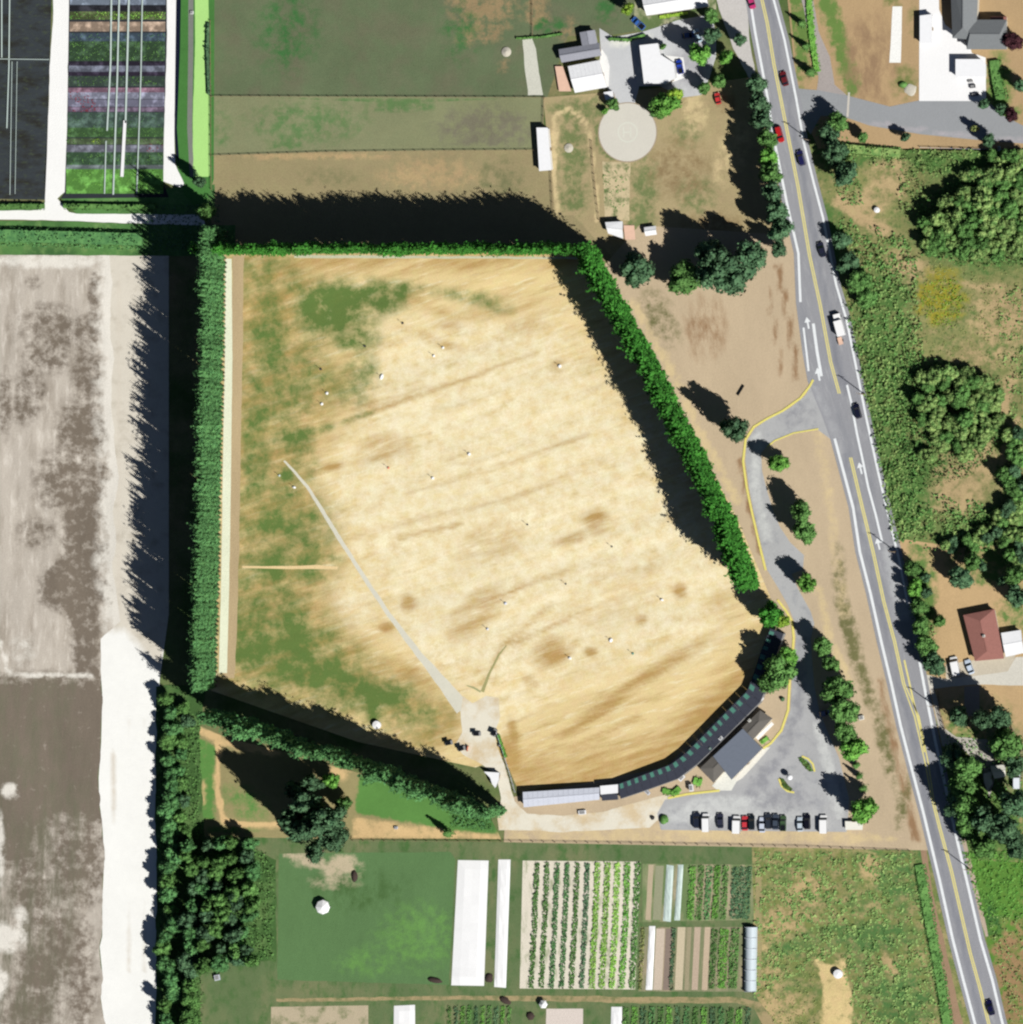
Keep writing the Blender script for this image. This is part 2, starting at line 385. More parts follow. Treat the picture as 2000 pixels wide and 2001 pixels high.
# pastures north of the range
pm = gmat('pasture_grass', (106, 120, 88), alts=[(0, (160, 140, 104)), (1, (72, 118, 66))], nalts=[(.08, .54, (112, 116, 90))], var=.14, rag=1.1, fine=.3, hue=.03)
sheet('pasture', [(413, -200), (1250, -200), (1250, 60), (1180, 70), (1110, 70), (1070, 190), (413, 187)], pm, .02,
      [('e', 0, 945, 15, 60, 40, 10, .8), ('e', 0, 930, 60, 25, 40, 60, .5), ('e', 0, 960, 70, 22, 14, 0, .6), ('e', 1, 900, 60, 40, 60, 0, .4), ('e', 0, 1050, 20, 22, 30, 0, .8), ('e', 0, 1110, 60, 22, 30, 0, .4), ('e', 1, 1075, 50, 30, 14, 0, .8), ('e', 1, 1185, 20, 20, 25, 0, .7), ('e', 1, 560, 60, 60, 80, 0, .5), ('e', 0, 985, 130, 8, 14, 0, .7)], 12)
sheet('pasture', [(413, 187), (1065, 190), (1060, 292), (640, 296), (413, 303)], gmat('worn_pasture', (140, 144, 108), alts=[(0, (104, 134, 84)), (1, (128, 124, 104))], var=.12, rag=1.1, hue=.04, fine=.28), .021,
      [('e', 0, 600, 240, 110, 40, 0, .55), ('e', 0, 780, 205, 60, 12, 0, .9), ('e', 0, 560, 280, 30, 20, 0, .8), ('e', 1, 950, 250, 90, 40, 0, .7), ('e', 0, 430, 250, 22, 50, 0, .4)], 12)
sheet('pasture', [(413, 303), (640, 296), (1060, 292), (1120, 300), (1250, 560), (1180, 520), (413, 520)], gmat('dry_pasture', (162, 150, 112), alts=[(0, (188, 164, 122)), (1, (124, 124, 88))], var=.12, rag=1, hue=.04, fine=.28), .022,
      [('e', 0, 840, 340, 90, 30, 0, .7), ('l', 0, [(415, 310), (640, 302), (800, 298)], 5, .9), ('e', 1, 980, 350, 50, 40, 0, .5), ('e', 1, 640, 345, 60, 20, 0, .4)], 12)

# the driving range turf
RG = [(428, 497), (1165, 492), (1330, 780), (1430, 990), (1505, 1150), (1512, 1230), (1478, 1345), (1325, 1510), (1212, 1545), (1020, 1560), (985, 1480), (930, 1500), (700, 1450), (400, 1345)]
rb = []
def e(ch, cx, cy, rx, ry, dg=0, st=1): rb.append(('e', ch, cx, cy, rx, ry, dg, st))
for q in [(650, 605, 78, 52, 0, 1.15), (735, 580, 60, 30, 0, 1.0), (800, 562, 30, 12, 0, .75), (690, 660, 45, 24, 0, .9), (590, 565, 30, 20, 0, .8), (900, 578, 60, 12, 10, .5), (960, 590, 40, 16, 20, .5), (530, 600, 26, 30, 0, .5),
          (700, 740, 34, 50, 10, .62), (690, 770, 30, 26, 0, .6), (560, 530, 40, 14, 0, .35), (590, 850, 50, 14, -16, .75), (620, 842, 30, 8, -16, .8), (700, 815, 30, 6, -20, .7), (580, 880, 30, 40, 10, .7), (610, 920, 16, 30, 0, .5),
          (560, 930, 12, 24, 0, .95), (500, 960, 40, 60, 0, .5), (520, 1010, 60, 60, 0, .55), (590, 1030, 40, 40, 0, .8), (560, 1080, 40, 24, -40, .8), (640, 1090, 30, 12, 0, .6), (560, 1128, 80, 13, 0, .85), (500, 1140, 30, 12, 0, .5),
          (590, 1210, 24, 40, 0, .7), (580, 1250, 44, 40, 0, 1.0), (590, 1300, 50, 50, 0, .95), (640, 1320, 60, 40, 20, .95), (730, 1350, 50, 26, 25, .95), (600, 1250, 40, 30, 0, 1), (770, 1360, 44, 30, 0, .8), (800, 1400, 50, 30, 30, .55), (830, 1390, 20, 14, 0, .8), (545, 1250, 22, 24, 0, .9),
          (470, 1200, 30, 60, 0, .4), (470, 1280, 40, 40, 0, .5), (740, 1380, 24, 40, 20, .85), (480, 700, 18, 60, 0, .35), (620, 720, 20, 10, 0, .5), (470, 600, 14, 80, 0, .3)]: e(0, *q)
for q in [(1080, 1275, 34, 26, -30, .95), (1165, 1020, 26, 22, 0, .8), (1120, 1050, 30, 12, -20, .5), (1330, 1155, 13, 14, 0, 1), (1255, 1215, 12, 8, -30, .95), (1155, 1275, 12, 8, 0, .9), (1038, 1330, 16, 10, 0, .8), (800, 1180, 16, 16, 0, .9),
          (755, 1225, 14, 10, 0, .8), (960, 1060, 60, 30, -15, .5), (930, 1200, 60, 30, -40, .6), (650, 912, 20, 12, 0, .8), (760, 870, 50, 20, 0, .5), (1330, 1440, 130, 28, -44, .85), (1260, 1480, 90, 22, -20, .8), (1100, 1520, 120, 18, -8, .8),
          (1250, 1330, 150, 9, -33, .75), (1160, 1400, 120, 8, -33, .7), (1000, 1480, 22, 40, -10, 1), (1005, 1440, 10, 34, -12, 1), (800, 1320, 60, 20, 30, .7), (720, 1290, 60, 30, 20, .6), (870, 1400, 36, 30, 30, .85), (860, 1440, 50, 20, 0, .8),
          (480, 800, 40, 300, 0, .42), (540, 700, 50, 60, 0, .45), (540, 1180, 40, 50, 0, .5), (1090, 715, 14, 12, 0, .6), (850, 665, 60, 10, 20, .5), (885, 640, 30, 12, 20, .4), (745, 890, 60, 10, -20, .4), (900, 900, 30, 8, 0, .4), (1000, 600, 80, 22, -5, .4), (1050, 640, 60, 14, 0, .35), (840, 600, 50, 12, 20, .5), (1420, 1180, 30, 30, 0, .3), (1200, 1170, 100, 40, -30, .25)]: e(1, *q)
for q in [(900, 740, 120, 60, -15, .6), (1000, 860, 160, 70, -15, .65), (1050, 960, 160, 40, -15, .6), (1150, 1100, 160, 40, -20, .7), (850, 1010, 130, 30, -15, .7), (1250, 1050, 100, 60, -15, .6), (840, 1250, 90, 40, 45, .7), (690, 1180, 50, 40, 50, .6),
          (950, 660, 60, 30, 20, .5), (1180, 900, 120, 90, -30, .6), (1050, 1120, 130, 30, -20, .7), (900, 640, 40, 10, 20, .7), (1000, 1370, 120, 40, -30, .5), (1350, 1200, 60, 60, 0, .45)]: e(2, *q)
for q in [[(560, 850), (700, 815), (880, 750)], [(640, 1065), (800, 1020), (1000, 975), (1180, 900)], [(780, 1050), (900, 1025)], [(900, 1200), (1060, 1130), (1200, 1090)], [(940, 1340), (985, 1260), (1080, 1180)], [(1000, 1480), (1150, 1410), (1300, 1310), (1380, 1260)], [(1020, 1500), (1250, 1400)],
          [(690, 800), (900, 745), (1050, 690)], [(800, 960), (950, 920), (1150, 850)], [(1000, 1260), (1200, 1170)]]: rb.append(('l', 1, q, 5, .42))
rb += [('p', 0, [(462, 500), (560, 505), (545, 560), (600, 660), (660, 760), (560, 860), (560, 920), (640, 1010), (640, 1100), (600, 1180), (720, 1300), (800, 1350), (870, 1400), (840, 1440), (440, 1320), (462, 900)], 90, .7), ('p', 1, [(462, 500), (620, 505), (600, 640), (700, 760), (600, 900), (660, 1090), (640, 1180), (760, 1310), (890, 1370), (880, 1440), (440, 1320), (462, 900)], 70, .6), ('p', 0, [(440, 1190), (560, 1180), (640, 1270), (790, 1340), (830, 1420), (700, 1400), (440, 1310)], 60, .95),
       ('l', 1, [(1165, 500), (700, 505), (480, 505), (470, 1300)], 26, .6), ('l', 1, [(1000, 1540), (1210, 1520), (1330, 1480), (1460, 1340)], 55, .8), ('p', 2, [(760, 640), (1080, 620), (1290, 900), (1440, 1130), (1380, 1260), (960, 1360), (840, 1300), (700, 1100), (640, 960), (720, 780)], 110, .62), ('l', 0, [(470, 560), (470, 1300)], 16, .4)]
rb.append(('l', 2, [(480, 1108), (655, 1108)], 4, .95))
turf = gmat('dry_turf', (238, 214, 158), alts=[(2, (253, 242, 206)), (1, (194, 160, 100)), (0, (104, 128, 66))], nalts=[(.16, .6, (214, 186, 130)), (.45, .62, (206, 180, 122)), (.7, .64, (252, 240, 200))], rag=.85, var=.11, ang=18, stretch=6.5, fine=.24, hue=.05, sc1=.12, sharp=1.0, psc=(.16, .3, .25))
sheet('driving_range_turf', RG, turf, .03, rb, 7)
sheet('boundary_strip', band([(466, 500), (463, 700), (459, 900), (456, 1100), (448, 1325)], 22), gmat('bare_strip', (196, 174, 136), var=.12, rag=.5, ang=90, stretch=3), .045, wob=1.5)
sheet('net_footing', band([(447, 505), (447, 700), (444, 900), (441, 1100), (436, 1315)], [12, 15, 16, 16, 16]), gmat('pale_footing', (240, 244, 216), var=.08), .05, wob=.5)
sheet('net_footing', [(575, 498), (1130, 502), (1130, 506), (575, 504)], gmat('pale_footing_2', (206, 206, 176), var=.12), .046, wob=1)
sheet('range_path', band([(556, 900), (600, 950), (650, 1030), (700, 1110), (760, 1200), (820, 1280), (870, 1340), (905, 1385)], [4, 6, 8, 8, 9, 13, 22, 30]), gmat('grey_gravel_path', (226, 223, 206), var=.07, fine=.1), .055, wob=1.2)
sheet('range_path', band([(474, 1108), (560, 1109), (620, 1108), (660, 1110)], [4, 6, 8, 5]), gmat('worn_track', (240, 212, 160), var=.08), .047, wob=.8)
sheet('range_path', band([(943, 1352), (955, 1320), (975, 1280), (990, 1262)], [7, 5, 4, 2]), gmat('greenish_track', (172, 168, 116), var=.14), .048, wob=1)
sheet('range_path', band([(940, 1352), (925, 1344), (912, 1340)], [4, 4, 2]), gmat('greenish_track_2', (176, 176, 130), var=.14), .049, wob=1)
sheet('gravel_apron', [(905, 1360), (925, 1375), (950, 1360), (975, 1365), (978, 1400), (968, 1430), (972, 1460), (990, 1505), (1000, 1545), (1006, 1566), (1030, 1590), (1100, 1594), (1180, 1586), (1250, 1566), (1300, 1553), (1320, 1560), (1300, 1592), (1270, 1618), (1100, 1626), (975, 1622), (972, 1600), (980, 1560), (968, 1510), (935, 1490), (905, 1475), (890, 1455), (905, 1430), (900, 1390)],
      gmat('cream_gravel', (238, 232, 214), nalts=[(.12, .56, (222, 202, 166))], var=.06, fine=.1), .06, wob=1.5)

# ground round the clubhouse and the road verge
vg = gmat('dry_verge', (204, 184, 154), alts=[(0, (122, 120, 80)), (1, (160, 128, 96)), (2, (222, 200, 156))], var=.1, rag=.9, ang=100, stretch=2.5, fine=.2)
sheet('dry_verge', [(1180, 520), (1250, 440), (1560, 460), (1585, 700), (1590, 770), (1640, 860), (1700, 1160), (1790, 1520), (1815, 1662), (985, 1646), (990, 1560), (1300, 1500), (1480, 1330), (1520, 1200), (1440, 1010)], vg, .035,
      [('e', 0, 1290, 620, 30, 60, -30, .5), ('e', 0, 1660, 1230, 14, 100, -14, .9), ('e', 0, 1640, 1120, 14, 60, 0, .5), ('e', 0, 1690, 1330, 12, 60, -14, .8), ('e', 0, 1730, 1450, 16, 80, -12, .7), ('e', 0, 1765, 1570, 12, 50, 10, .8), ('l', 1, [(1520, 520), (1545, 640), (1560, 740)], 5, .9), ('l', 1, [(1500, 560), (1530, 740)], 4, .6),
       ('l', 2, [(1235, 590), (1300, 700), (1370, 850), (1440, 980)], 8, .9), ('e', 1, 1380, 640, 40, 60, 0, .5), ('l', 1, [(1445, 900), (1470, 1000), (1490, 1080)], 6, .9), ('l', 2, [(1600, 850), (1625, 1000), (1650, 1200)], 12, .4), ('l', 1, [(1720, 1330), (1760, 1500), (1790, 1640)], 8, .6), ('l', 2, [(1600, 1150), (1620, 1240), (1660, 1330)], 8, .7),
       ('p', 2, [(980, 1600), (1660, 1624), (1760, 1640), (1690, 1650), (690, 1640), (690, 1625)], 10, .7)], 10)
asph = gmat('worn_asphalt', (184, 185, 186), alts=[(0, (212, 214, 212)), (1, (156, 157, 162))], nalts=[(.3, .62, (164, 166, 170))], var=.09, rag=.7, fine=.1, sharp=1.4)
DR = [(1590, 745), (1575, 772), (1545, 797), (1500, 820), (1475, 838), (1460, 862), (1457, 901), (1464, 953), (1473, 1000), (1488, 1065), (1500, 1114), (1522, 1150), (1540, 1182), (1553, 1215), (1556, 1246), (1553, 1290), (1548, 1331), (1545, 1388), (1530, 1430), (1500, 1463), (1440, 1520), (1410, 1545), (1345, 1555), (1300, 1563), (1285, 1590), (1292, 1622), (1655, 1626),
      (1658, 1600), (1660, 1560), (1640, 1480), (1622, 1440), (1602, 1390), (1592, 1340), (1588, 1290), (1585, 1250), (1592, 1218), (1585, 1195), (1560, 1150), (1548, 1122), (1570, 1112), (1572, 1085), (1545, 1060), (1525, 1030), (1512, 1000), (1500, 960), (1490, 920), (1488, 885), (1500, 872), (1515, 862), (1552, 847), (1598, 839), (1640, 870)]
sheet('car_park', DR, asph, .065, [('e', 0, 1400, 1580, 90, 22, -8, .8), ('e', 0, 1500, 1590, 90, 16, 0, .5), ('l', 1, [(1470, 1545), (1530, 1470), (1560, 1380), (1565, 1250)], 14, .6), ('l', 0, [(1600, 1420), (1620, 1500), (1640, 1590)], 10, .8), ('e', 1, 1530, 1560, 70, 26, 0, .55), ('l', 0, [(1480, 850), (1475, 950), (1500, 1050)], 10, .6), ('e', 1, 1560, 810, 40, 22, -20, .5)], 10)
# main road
LL = [(1412, -230), (1466, -5), (1476, 60), (1500, 186), (1513, 269), (1539, 399), (1561, 495), (1565, 590), (1578, 690), (1588, 745)]
LL2 = [(1632, 857), (1668, 992), (1681, 1078), (1702, 1160), (1723, 1254), (1743, 1337), (1761, 1419), (1782, 1500), (1806, 1591), (1837, 1720), (1863, 1837), (1883, 1914), (1904, 1992), (1965, 2230)]
RL = [(1458, -230), (1513, 0), (1534, 78), (1557, 194), (1572, 280), (1591, 357), (1609, 425), (1622, 492), (1635, 557), (1655, 624), (1676, 728), (1694, 818), (1715, 914), (1735, 1000), (1757, 1090), (1775, 1181), (1798, 1293), (1811, 1362), (1829, 1450), (1850, 1545), (1870, 1637), (1896, 1746), (1917, 1837), (1940, 1915), (1958, 1992), (2020, 2230)]
YL = [(1434, -230), (1490, 0), (1500, 44), (1513, 124), (1536, 241), (1560, 363), (1583, 500), (1604, 598), (1624, 707), (1641, 769)]
YL2 = [(1663, 894), (1686, 992), (1707, 1078), (1728, 1176), (1749, 1254), (1767, 1337), (1790, 1401), (1811, 1492), (1824, 1565), (1837, 1617), (1860, 1702), (1879, 1785), (1897, 1863), (1915, 1928), (1933, 2000), (1990, 2230)]
edgeL = [(x - 9, y) for x, y in LL] + [(1606, 810)] + [(x - 9, y) for x, y in LL2]
edgeR = [(x + 9, y) for x, y in RL]
sheet('road', edgeL + edgeR[::-1], gmat('road_asphalt', (160, 161, 166), alts=[(0, (188, 190, 192)), (1, (140, 142, 150))], nalts=[(.3, .6, (148, 150, 156)), (.9, .64, (176, 177, 180))], var=.07, rag=.5, ang=104, stretch=6, fine=.1), .075,
      [('l', 1, [(x + 13, y) for x, y in YL], 7, .7), ('l', 1, [(x - 13, y) for x, y in YL2], 7, .7), ('l', 0, [(1596, 760), (1640, 860), (1700, 1080)], 8, .4), ('l', 0, [(1740, 1080), (1765, 1200)], 14, .8)], 10)
sheet('gravel_shoulder', band([(1420, -230), (1430, 0), (1450, 90), (1478, 170)], [60, 58, 34, 6]), gmat('shoulder_gravel', (208, 204, 200), var=.06), .07, wob=1.5)
def rl(name, P, w, m, label): return strip(name, P, w * .86, M[m], .083, 0, None, label, 'structure')
rl('edge_line', LL[:8], 5.5, 'wline', 'white edge line on the west side of the road'); rl('edge_line', LL2, 6, 'wline', 'white edge line on the west side of the road, south of the junction')
rl('edge_line', RL[:16], 5, 'wline', 'white edge line on the east side of the road'); rl('edge_line', RL[16:], 6, 'wline', 'white edge line on the east side of the road, southern part')
rl('edge_line', [(1571, 640), (1577, 690), (1581, 725)], 4.5, 'wline', 'white edge line beside the turning pocket')
rl('lane_line', [(1590, 632), (1598, 690), (1606, 735)], 6.5, 'wline', 'thick white line of the turning pocket before the junction')
rl('lane_line', [(1656, 752), (1664, 785), (1676, 850), (1688, 905), (1697, 950), (1712, 1005), (1725, 1060)], 5, 'wline', 'white line between the two northbound lanes')
rl('center_line', [(x - 1.9, y) for x, y in YL], 2.6, 'yline', 'double yellow centre line of the road'); rl('center_line', [(x + 1.9, y) for x, y in YL], 2.6, 'yline', 'double yellow centre line of the road')
rl('center_line', [(x - 1.9 , y) for x, y in YL2], 2.8, 'yline', 'double yellow centre line south of the junction')
rl('center_line', [(x + 1.9 + dx, y) for (x, y), dx in zip(YL2, [0, 0, 0, 0, 0, 0, 5, 2, 0, 0, 0, 0, 0, 0, 0, 0])], 2.8, 'yline', 'double yellow centre line south of the junction')
rl('center_line', [(1768, 1290), (1777, 1330), (1787, 1375), (1798, 1420), (1808, 1470)], 4, 'yline', 'third yellow line where the centre widens')
def arrow(x, y, s, rz, label):
    c = gp(x, y); V = []
    for a, b in [(-.3, -2.2), (.3, -2.2), (.3, .1), (1.1, .1), (0, 1.9), (-1.1, .1), (-.3, .1)]:
        a *= s; b *= s; V.append((c[0] + a * cos(rz) - b * sin(rz), c[1] + a * sin(rz) + b * cos(rz), .09))
    o = link('road_arrow', mesh('road_arrow', V, [(0, 1, 2, 6), (6, 2, 3, 4, 5)]), M['wline']); tag(o, label, kind='structure')
arrow(1579, 630, .85, .2, 'white arrow painted at the head of the turning pocket'); arrow(1600, 730, .95, .2, 'white arrow painted beside the junction')
arrow(1682, 914, .85, .25, 'white arrow painted on the road south of the junction'); arrow(1717, 1062, .85, .25, 'white arrow painted at the end of the white lane line')

# kerbs (yellow)
def kerb(P, label, w=4.2, m='yellow'): return strip('kerb', P, w, M[m], .06, .14, None, label, 'structure')
kerb([(1590, 742), (1583, 755), (1565, 778), (1530, 803), (1500, 818), (1474, 834), (1458, 858), (1453, 901), (1460, 953), (1470, 1000), (1485, 1065), (1497, 1114)], 'yellow kerb along the entrance drive')
kerb([(1520, 1172), (1536, 1192), (1549, 1215), (1552, 1246), (1549, 1285)], 'yellow kerb bending round the green trees')
kerb([(1544, 1328), (1541, 1388), (1528, 1427), (1508, 1452), (1492, 1463)], 'yellow kerb beside the clubhouse')
kerb([(1306, 1560), (1344, 1552), (1407, 1545)], 'yellow kerb south-west of the clubhouse'); kerb([(1600, 838), (1552, 846), (1515, 861), (1500, 873)], 'yellow kerb on the south side of the junction', 2.6)
# clubhouse apron
sheet('entrance_walk', [(1420, 1504), (1392, 1536), (1404, 1545), (1430, 1545), (1442, 1524)], gmat('walk_concrete', (240, 240, 230), var=.04), .09)
sheet('entrance_walk', [(1436, 1522), (1489, 1462), (1506, 1460), (1480, 1490), (1452, 1520), (1440, 1528)], gmat('walk_concrete_2', (240, 238, 228), var=.05), .095)
sheet('entrance_walk', band([(1480, 1444), (1511, 1413)], 7), gmat('walk_concrete_3', (255, 253, 248), var=.04), .098)

# property north-east of the range
pl = gmat('yard_ground', (180, 164, 124), alts=[(0, (122, 134, 86)), (1, (150, 128, 94)), (2, (216, 196, 150))], var=.12, rag=1.05, fine=.25, hue=.04)
sheet('yard', [(1062, 190), (1250, 175), (1400, 160), (1470, 150), (1520, 330), (1560, 480), (1250, 560), (1120, 420), (1085, 420)], pl, .024,
      [('e', 0, 1150, 215, 70, 24, 0, .7), ('e', 0, 1120, 300, 28, 70, 0, .75), ('e', 0, 1120, 380, 30, 40, 0, .7), ('e', 0, 1260, 360, 26, 60, 0, .7), ('e', 0, 1255, 430, 26, 40, 0, .8), ('e', 0, 1340, 260, 30, 30, 0, .5), ('e', 1, 1330, 330, 60, 60, 0, .5), ('e', 0, 1360, 380, 40, 40, 0, .5), ('e', 2, 1360, 215, 22, 40, 0, .7),
       ('e', 2, 1430, 300, 30, 60, 20, .5), ('l', 2, [(1085, 225), (1084, 290), (1080, 350), (1090, 410)], 6, .9), ('l', 2, [(1090, 222), (1110, 214), (1130, 222), (1148, 245), (1155, 290), (1163, 340), (1168, 430)], 3.5, 1), ('e', 2, 1053, 360, 22, 10, 0, .8), ('l', 2, [(1042, 250), (1040, 350)], 5, .8), ('e', 0, 1190, 240, 8, 20, 0, .4),
       ('l', 0, [(1165, 250), (1172, 290), (1200, 312)], 4, .9), ('e', 1, 1420, 200, 20, 20, 0, .6), ('e', 1, 1395, 440, 60, 30, 0, .5)], 7)
sheet('garden_plot', [(1178, 315), (1232, 318), (1230, 430), (1182, 428)], gmat('plot_soil', (214, 196, 158), nalts=[(.4, .58, (110, 128, 80))], var=.1), .03, wob=1.5)
sheet('gravel_strip', [(1022, 78), (1040, 74), (1048, 95), (1054, 140), (1062, 185), (1032, 186), (1026, 130)], gmat('strip_gravel', (216, 216, 202), var=.07), .03, wob=1.5)
drv = gmat('driveway_concrete', (208, 210, 212), alts=[(0, (182, 182, 186)), (1, (240, 240, 230))], var=.06, rag=.6, fine=.08)
sheet('driveway', [(1172, 55), (1200, 72), (1262, 60), (1330, 38), (1392, 28), (1400, 70), (1400, 110), (1388, 150), (1372, 185), (1334, 190), (1290, 168), (1250, 168), (1240, 207), (1214, 207), (1200, 185), (1190, 178), (1176, 130)], drv, .033,
      [('e', 0, 1350, 130, 40, 50, 30, .8), ('e', 1, 1230, 78, 40, 10, -10, .9), ('e', 1, 1270, 145, 26, 16, 0, .5)], 8, wob=1)
sheet('front_yard', [(1240, -100), (1400, -100), (1400, 40), (1330, 42), (1262, 62), (1240, 60)], gmat('yard_green', (104, 124, 78), nalts=[(.2, .55, (196, 190, 160))], var=.15), .026)
# circular riding pad
cc = gp(1227, 258)
def disc(name, r, mat, z, kind='structure', label=None, inner=0, n=72):
    V = []; Fc = []
    for i in range(n):
        a = 2 * pi * i / n; V += [(cc[0] + inner * cos(a), cc[1] + inner * sin(a), z), (cc[0] + r * cos(a), cc[1] + r * sin(a), z)]
    for i in range(n):
        j = (i + 1) % n; Fc.append((2 * i, 2 * i + 1, 2 * j + 1, 2 * j))
    return tag(link(name, mesh(name, V, Fc), mat), label, kind=kind)
disc('round_pad', 8.5, gmat('pad_gravel', (222, 218, 206), var=.04, fine=.06), .05, inner=0.01)
disc('pad_ring', 3.0, smat('faded_pad_paint', (226, 227, 213), .9, .04), .055, inner=2.6); disc('pad_rim', 8.8, smat('pad_rim_gravel', (176, 160, 140), .9, .2), .045, inner=8.3)
pmk = MB()
for dx, dy, a, b in [(-1.2, 0, .35, 3.0), (.9, 0, .35, 3.0), (-.15, 0, 1.8, .35)]: pmk.box((cc[0] + dx, cc[1] + dy, .058), (a, b, .01))
tag(pmk.build('pad_marking', smat('pad_paint', (228, 229, 215), .9, .04)), 'faint painted mark in the middle of the round pad', kind='structure')

# north-east corner: side road, white yard
sheet('dry_lawn', [(1520, -200), (2300, -200), (2300, 300), (1600, 290), (1560, 200)], gmat('tan_lawn', (190, 162, 122), alts=[(0, (110, 140, 72)), (1, (160, 132, 102)), (2, (128, 134, 80))], var=.1, rag=.9, ang=95, stretch=2, fine=.2), .02,
      [('l', 0, [(1610, -20), (1635, 60), (1665, 170)], 16, 1), ('e', 0, 1560, 40, 30, 120, 0, .9), ('e', 1, 1700, 120, 50, 90, 0, .6), ('e', 2, 1770, 160, 26, 30, 0, .8), ('e', 2, 1785, 40, 12, 40, 0, .4), ('e', 0, 1950, 170, 26, 60, 0, 1), ('e', 0, 1960, 220, 40, 20, 0, .7), ('e', 2, 1745, 5, 20, 6, 0, 1)], 10)
sheet('side_road', [(1552, 172), (1600, 176), (1655, 186), (1740, 208), (1796, 196), (1930, 196), (1960, 225), (2000, 245), (2300, 245), (2300, 300), (2000, 280), (1900, 272), (1800, 262), (1700, 245), (1650, 228), (1605, 226), (1585, 262), (1575, 250)], gmat('side_asphalt', (160, 163, 166), alts=[(0, (182, 178, 182))], var=.06, fine=.1, rag=.6), .066, [('l', 0, [(1700, 240), (1850, 262), (2000, 275)], 5, .7)], 10)
sheet('side_lane', [(1558, -200), (1588, -200), (1590, 0), (1600, 60), (1622, 110), (1632, 165), (1656, 186), (1596, 182), (1600, 150), (1585, 90), (1568, 0)], gmat('lane_asphalt', (176, 168, 164), var=.06), .064, wob=1.2)
sheet('concrete_seam', band([(1660, 180), (1657, 228)], 4), gmat('seam', (214, 208, 196), var=.05), .072)
sheet('white_yard', [(1798, -200), (1834, -200), (1836, 18), (1848, 48), (1880, 72), (1897, 92), (1900, 103), (1927, 112), (1928, 197), (1797, 197)], gmat('white_yard_concrete', (255, 255, 255), var=.02, fine=.02), .07)
sheet('concrete_strip', [(1745, 12), (1764, 12), (1761, 122), (1739, 122)], gmat('strip_concrete', (255, 255, 250), var=.03), .05, wob=.5)

# east of the road: rough meadow
rm = gmat('rough_meadow', (142, 144, 92), alts=[(0, (88, 124, 64)), (1, (192, 168, 126)), (2, (160, 152, 56))], nalts=[(.1, .53, (108, 130, 74)), (.35, .57, (168, 156, 110)), (.8, .6, (92, 116, 66))], var=.2, rag=1.2, fine=.35, hue=.06)
sheet('meadow', [(1565, 262), (1600, 290), (2300, 290), (2300, 1120), (1770, 1100), (1690, 800), (1640, 540)], rm, .02,
      [('e', 1, 1700, 395, 30, 30, 0, .8), ('l', 1, [(1640, 390), (1690, 430), (1730, 450)], 12, 1.1), ('e', 1, 1740, 350, 40, 40, 0, .7), ('e', 1, 1770, 520, 40, 30, 20, .8), ('e', 2, 1840, 580, 44, 50, 0, .9), ('e', 1, 1960, 620, 60, 60, 0, .8), ('e', 1, 1930, 690, 80, 30, 0, .5), ('e', 1, 1960, 790, 16, 60, 20, 1), ('e', 1, 1900, 900, 60, 50, 0, .7), ('e', 1, 1870, 960, 50, 50, 0, .8),
       ('e', 0, 1720, 650, 50, 140, 10, .8), ('e', 0, 1740, 800, 60, 120, 0, .8), ('e', 0, 1760, 960, 70, 120, 0, .9), ('e', 0, 1700, 300, 120, 22, 0, .8), ('e', 0, 1880, 310, 120, 40, 0, .9), ('l', 1, [(1780, 495), (1840, 545), (1990, 570)], 6, .6), ('e', 0, 1920, 430, 120, 100, 0, .8), ('l', 1, [(1960, 900), (1990, 820)], 8, .9), ('e', 0, 1950, 1050, 120, 60, 0, .8), ('e', 0, 1620, 480, 30, 80, 0, .9)], 9)
sheet('house_lot', [(1740, 1050), (1880, 1070), (2300, 1040), (2300, 1700), (1880, 1680), (1825, 1450)], gmat('dry_lot', (204, 174, 130), alts=[(0, (104, 136, 72)), (1, (150, 140, 120))], var=.12, rag=.9), .022,
      [('e', 0, 1800, 1180, 28, 120, 0, 1), ('e', 0, 1960, 1090, 90, 40, 0, .8), ('e', 0, 1990, 1200, 40, 50, 0, .6), ('e', 0, 1900, 1620, 120, 200, 0, 1.2), ('e', 1, 1960, 1480, 60, 60, 0, .5), ('e', 0, 1930, 1125, 30, 20, 0, .8)], 9)
sheet('gravel_drive', [(1808, 1318), (1850, 1328), (1900, 1322), (1970, 1312), (1985, 1285), (2300, 1270), (2300, 1345), (2000, 1340), (1900, 1338), (1830, 1345), (1812, 1350)], gmat('drive_gravel', (222, 218, 206), var=.06), .05, wob=1.5)
sheet('gravel_drive', [(1850, 1298), (1985, 1280), (1970, 1325), (1850, 1330)], gmat('drive_gravel_2', (210, 200, 180), var=.1), .048, wob=1.5)
sheet('gravel_drive', [(1885, 1342), (1915, 1340), (1915, 1398), (1886, 1400)], gmat('drive_grey', (170, 160, 150), var=.08), .049)
sheet('gravel_drive', [(1818, 1345), (1826, 1345), (1848, 1425), (1870, 1440), (1930, 1445), (1950, 1500), (1935, 1560), (1920, 1500), (1880, 1462), (1842, 1458)], gmat('drive_grey_2', (196, 190, 180), var=.08), .051, wob=1)
sheet('road_shoulder', band([(1880, 1640), (1905, 1740), (1930, 1830)], [16, 14, 6]), gmat('shoulder_gravel_2', (196, 178, 158), var=.08), .04, wob=1)
